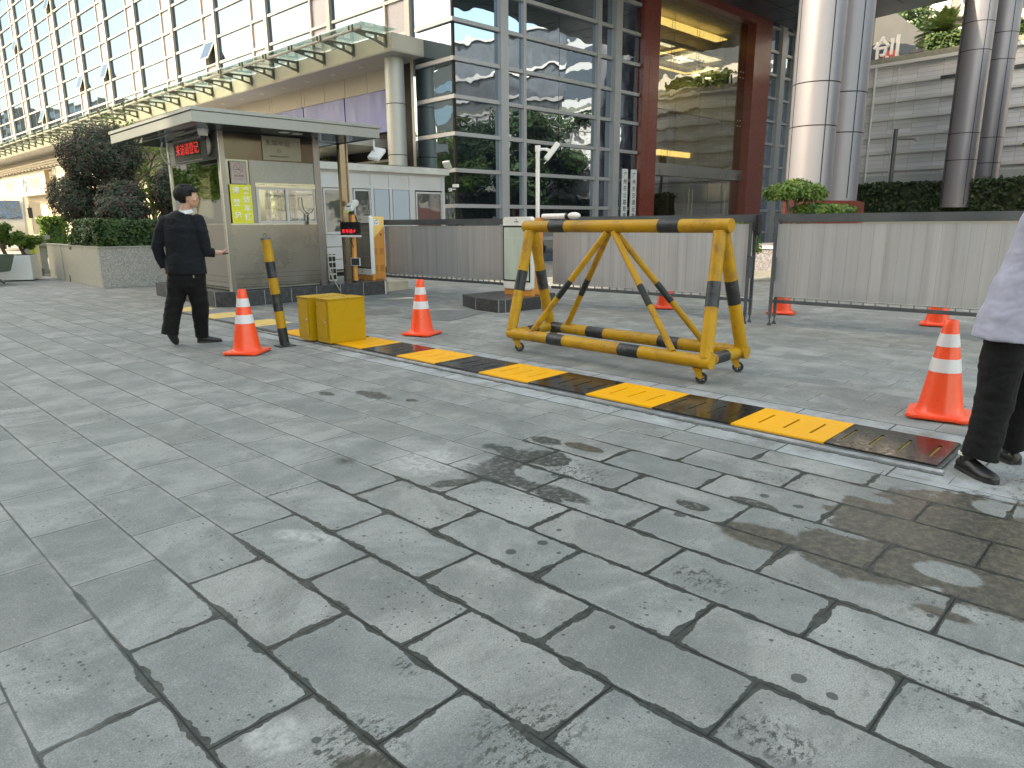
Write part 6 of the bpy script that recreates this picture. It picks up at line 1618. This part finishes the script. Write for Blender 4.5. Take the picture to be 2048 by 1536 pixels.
chain(tr_, [(.108,0,.93,.165,.115),(.108,0,.84,.212,.150),(.108,0,.76,.205,.150)], 22)
chain(tr_, [(.015,0,.82,.120,.135),(-.020,-.01,.62,.108,.118),(-.070,-.02,.44,.098,.105),(-.112,-.06,.24,.092,.096),(-.128,-.08,.135,.094,.098)], 18, True, False)
chain(tr_, [(.200,0,.82,.120,.135),(.195,.05,.62,.108,.114),(.195,.08,.44,.098,.10),(.150,.15,.24,.084,.088),(.128,.19,.075,.080,.086)], 18, True, False)
remesh(tr_, 'trousers', M_TROU, man, .0085, 3, .018, 7, 9)
MB().box(-.008,.008,-.002,.0,0,.028).build('keyring_tag', M_STEEL, man).location = (.262,-.156,.80)
def shoe(parent, pos, az, pitch, L=.275, mat=M_SHOE, white=False):
    """sole lies on z=0 at the toe; az = heading in the figure's frame"""
    m = MB(); 
    for (y, hw, h) in (): pass
    secs = [(-.115,.030,.058),(-.095,.036,.070),(-.05,.037,.082),(.0,.038,.070),(.06,.046,.052),(.11,.045,.044),(.145,.032,.036),(.16,.014,.026)]
    n = 14; b0_ = 0
    for (y, hw, h) in secs:
        for k in range(n):
            t = 2*math.pi*k/n; m.v.append((hw*math.cos(t), y, max(.002, h*.5+h*.55*math.sin(t))))
    for i in range(len(secs)-1):
        for k in range(n): k2=(k+1)%n; m.f.append((i*n+k,i*n+k2,(i+1)*n+k2,(i+1)*n+k)); m.mi.append(0)
    m.f.append(tuple(range(n))[::-1]); m.f.append(tuple((len(secs)-1)*n+k for k in range(n))); m.mi += [0,0]
    m.path([(0,-.06,.05),(0,-.062,.115)],[.040,.043],14)
    o = m.build('shoe', mat, parent, smooth=True, ang=60)
    s_ = MB(); s_.prism([(-.033,-.115),(.033,-.115),(.041,-.05),(.050,.07),(.040,.135),(.015,.165),(-.015,.165),(-.040,.135),(-.050,.07),(-.041,-.05)], -.006, .014); s_.build('sole', M_RUBBER, o)
    if white: 
        w_ = MB(); w_.path([(0,-.063,.088),(0,-.064,.104)],[.050,.050],18); w_.build('white_sock', M_WHITE, o, smooth=True)
    o.location = pos; o.rotation_euler = (-pitch, 0, -az); return o
shoe(man, (-.125,-.055,.138), R(8), R(56))
shoe(man, (.185,.205,.008), R(72), R(3))
# hair: cap of overlapping locks, longer on top
hr = MB(); rg_ = _r.Random(5)
for i in range(340):
    z = rg_.uniform(-.30,1); t = rg_.uniform(0,6.283); q_ = math.sqrt(1-z*z); d = Vector((q_*math.cos(t), q_*math.sin(t), z))
    ff = d.dot(FD); ss_ = abs(d.dot(SDr))
    if ff > .30 and d.z < .52: continue
    if ff > -.15 and d.z < .10: continue
    c = HC+Vector((0,0,.022))+FD*(-.014)
    p = c+FD*d.dot(FD)*.116+SDr*d.dot(SDr)*.108+Z_*d.z*.112
    down = (FD*(.55 if d.z > .45 else -.1)+Vector((0,0,-1))-d*(Vector((0,0,-1))).dot(d)).normalized()
    L = .030 if d.z > .1 else .018
    e = p+down*L+d*.004; e2 = p+down*L*1.7-d*.003
    hr.path([p-down*L*.6, p+d*.004, e, e2], [.012,.016,.012,.005], 6)
hr.ball(HC+Z_*.024-FD*.018, .106, 20, 14, (1,.98,1.0))
hr_o = remesh(hr, 'hair', M_HAIR, man, .0042, 1, .0035, 60, 2)
# trim anything of the cap that would cover the face
me = hr_o.data; bm = bmesh.new(); bm.from_mesh(me)
dl_ = [v for v in bm.verts if ((v.co-HC).dot(FD) > .052 and (v.co-HC).z < .060) or ((v.co-HC).dot(FD) > -.012 and (v.co-HC).z < .012) or (v.co-HC).z < -.070]
bmesh.ops.delete(bm, geom=dl_, context='VERTS'); bm.to_mesh(me); bm.free()
gl_ = MB()
for s in (-1,1):
    c = HC+FD*.108+SDr*.034*s+Z_*.004
    gl_.path([c+SDr*.026*math.cos(t)+Z_*.021*math.sin(t)-FD*.006*abs(math.cos(t)) for t in [i*math.pi/10 for i in range(21)]], .0016, 5)
    gl_.path([c+SDr*.026*s+Z_*.004, HC+FD*.0+SDr*.088*s+Z_*.008], .0015, 5)
gl_.path([HC+FD*.108+SDr*.008+Z_*.006, HC+FD*.108-SDr*.008+Z_*.006], .0015, 5)
gl_.build('glasses', plain('gold_wire', (.45,.36,.25), .3, metal=.8), man, smooth=True)
ey = MB()
for s in (-1,1): ey.ball(HC+FD*.090+SDr*.032*s+Z_*.004, .0075, 10, 6, (1,1,.7))
ey.build('eyes', M_BLACK, man, smooth=True)
ph = MB().obox((0,0,0), Vector((.85,.3,.1)).normalized(), Vector((-.33,.94,0)).normalized(), Z_, .035, .012, .008).build('black_key_fob', M_BLACK, bevel=.003)
ph.location = man.location+E_L*.535+E_D*.125+Z_*1.055; ph.rotation_euler = (0,0,math.atan2(E_L.y,E_L.x)); tag(ph, 'tiny black key fob held in the right hand of the person in black', 'key fob')

# person at the right edge, light shirt and black trousers, mostly out of the picture
pr_ = empty('person', (4.42,.872,0), math.atan2(E_L.y, E_L.x), 'person in a pale lavender shirt and black trousers, cut off by the right edge', 'person')
b = MB()
chain(b, [(.20,.05,.82,.12,.09),(.24,.04,1.0,.13,.09),(.30,.03,1.25,.15,.10),(.34,.02,1.38,.15,.08),(.36,.02,1.46,.08,.07),(.37,.02,1.54,.052,.055),(.38,.02,1.60,.05,.055)])
chain(b, [(.11,.05,.85,.07,.07),(.075,.02,.46,.05,.05),(.05,-.01,.22,.035,.035)]); chain(b, [(.28,.05,.85,.07,.07),(.30,.10,.46,.05,.05),(.32,.14,.22,.035,.035)])
chain(b, [(.18,.02,1.38,.045,.045),(.17,-.10,1.12,.038,.038),(.25,-.20,.95,.028,.028)]); chain(b, [(.50,.02,1.38,.045,.045),(.55,-.02,1.12,.038,.038),(.50,-.12,.92,.028,.028)])
HC2 = Vector((.39,.0,1.69)); b.ball(HC2, .1, 18, 12, (.85,1,1.1)); b.ball(HC2+Vector((0,.04,-.05)), .07, 14, 10); b.ball(HC2+Vector((0,.10,-.01)), .014, 8, 6); b.ball(HC2+Vector((.085,0,-.01)), .024, 8, 6,(.4,.7,1.2)); b.ball(HC2+Vector((-.085,0,-.01)), .024, 8, 6,(.4,.7,1.2))
hand(b, (.26,-.21,.93), (.3,-.1,-.9), (.5,.5,0), -1, .7); hand(b, (.50,-.13,.90), (0,-.1,-1), (-.9,.3,0), 1, .7)
remesh(b, 'body', M_SKIN, pr_, .0055, 3)
s_ = MB()
chain(s_, [(.185,.04,.735,.245,.17),(.195,.04,.84,.236,.172),(.225,.04,.98,.222,.165),(.262,.03,1.12,.215,.155),(.30,.02,1.28,.22,.15),(.33,.02,1.38,.20,.13),(.355,.02,1.45,.10,.09)], 26, False)
chain(s_, [(.165,.02,1.37,.075,.08),(.145,-.04,1.24,.070,.074),(.165,-.10,1.13,.064,.066),(.21,-.16,1.03,.058,.058),(.245,-.20,.97,.052,.05)]); chain(s_, [(.50,.02,1.38,.075,.08),(.545,-.02,1.13,.065,.066),(.505,-.11,.96,.05,.05)])
sh_o = remesh(s_, 'shirt', cloth('lavender_shirt', (.37,.37,.47), .10, .75, .35, 10), pr_, .0085, 4, .013, 6, 5)
MB().bar((.155,-.172,.935),(.32,-.150,.855), .012, .004, up=(0,1,0)).build('pocket_trim', M_SLOT, sh_o)
t_ = MB()
chain(t_, [(.20,.04,.93,.17,.13),(.20,.04,.84,.185,.14),(.20,.04,.76,.18,.14)], 22)
chain(t_, [(.115,.03,.80,.108,.12),(.098,.02,.60,.104,.11),(.085,.01,.42,.098,.10),(.05,-.01,.24,.092,.094),(.025,-.02,.085,.090,.092)], 18, True, False)
chain(t_, [(.285,.05,.80,.108,.12),(.30,.08,.60,.10,.11),(.305,.11,.42,.094,.10),(.315,.15,.22,.088,.09),(.325,.17,.10,.086,.09)], 18, True, False)
remesh(t_, 'trousers', M_TROU, pr_, .0085, 3, .016, 6, 4)
shoe(pr_, (.0,-.035,.008), R(175), 0, white=True); shoe(pr_, (.33,.23,.008), R(-5), 0)
hr2 = MB(); hr2.ball(HC2+Vector((0,-.012,.03)), .108, 18, 12, (.92,1,1)); remesh(hr2, 'hair', M_HAIR, pr_, .006, 1, .004, 50, 1)
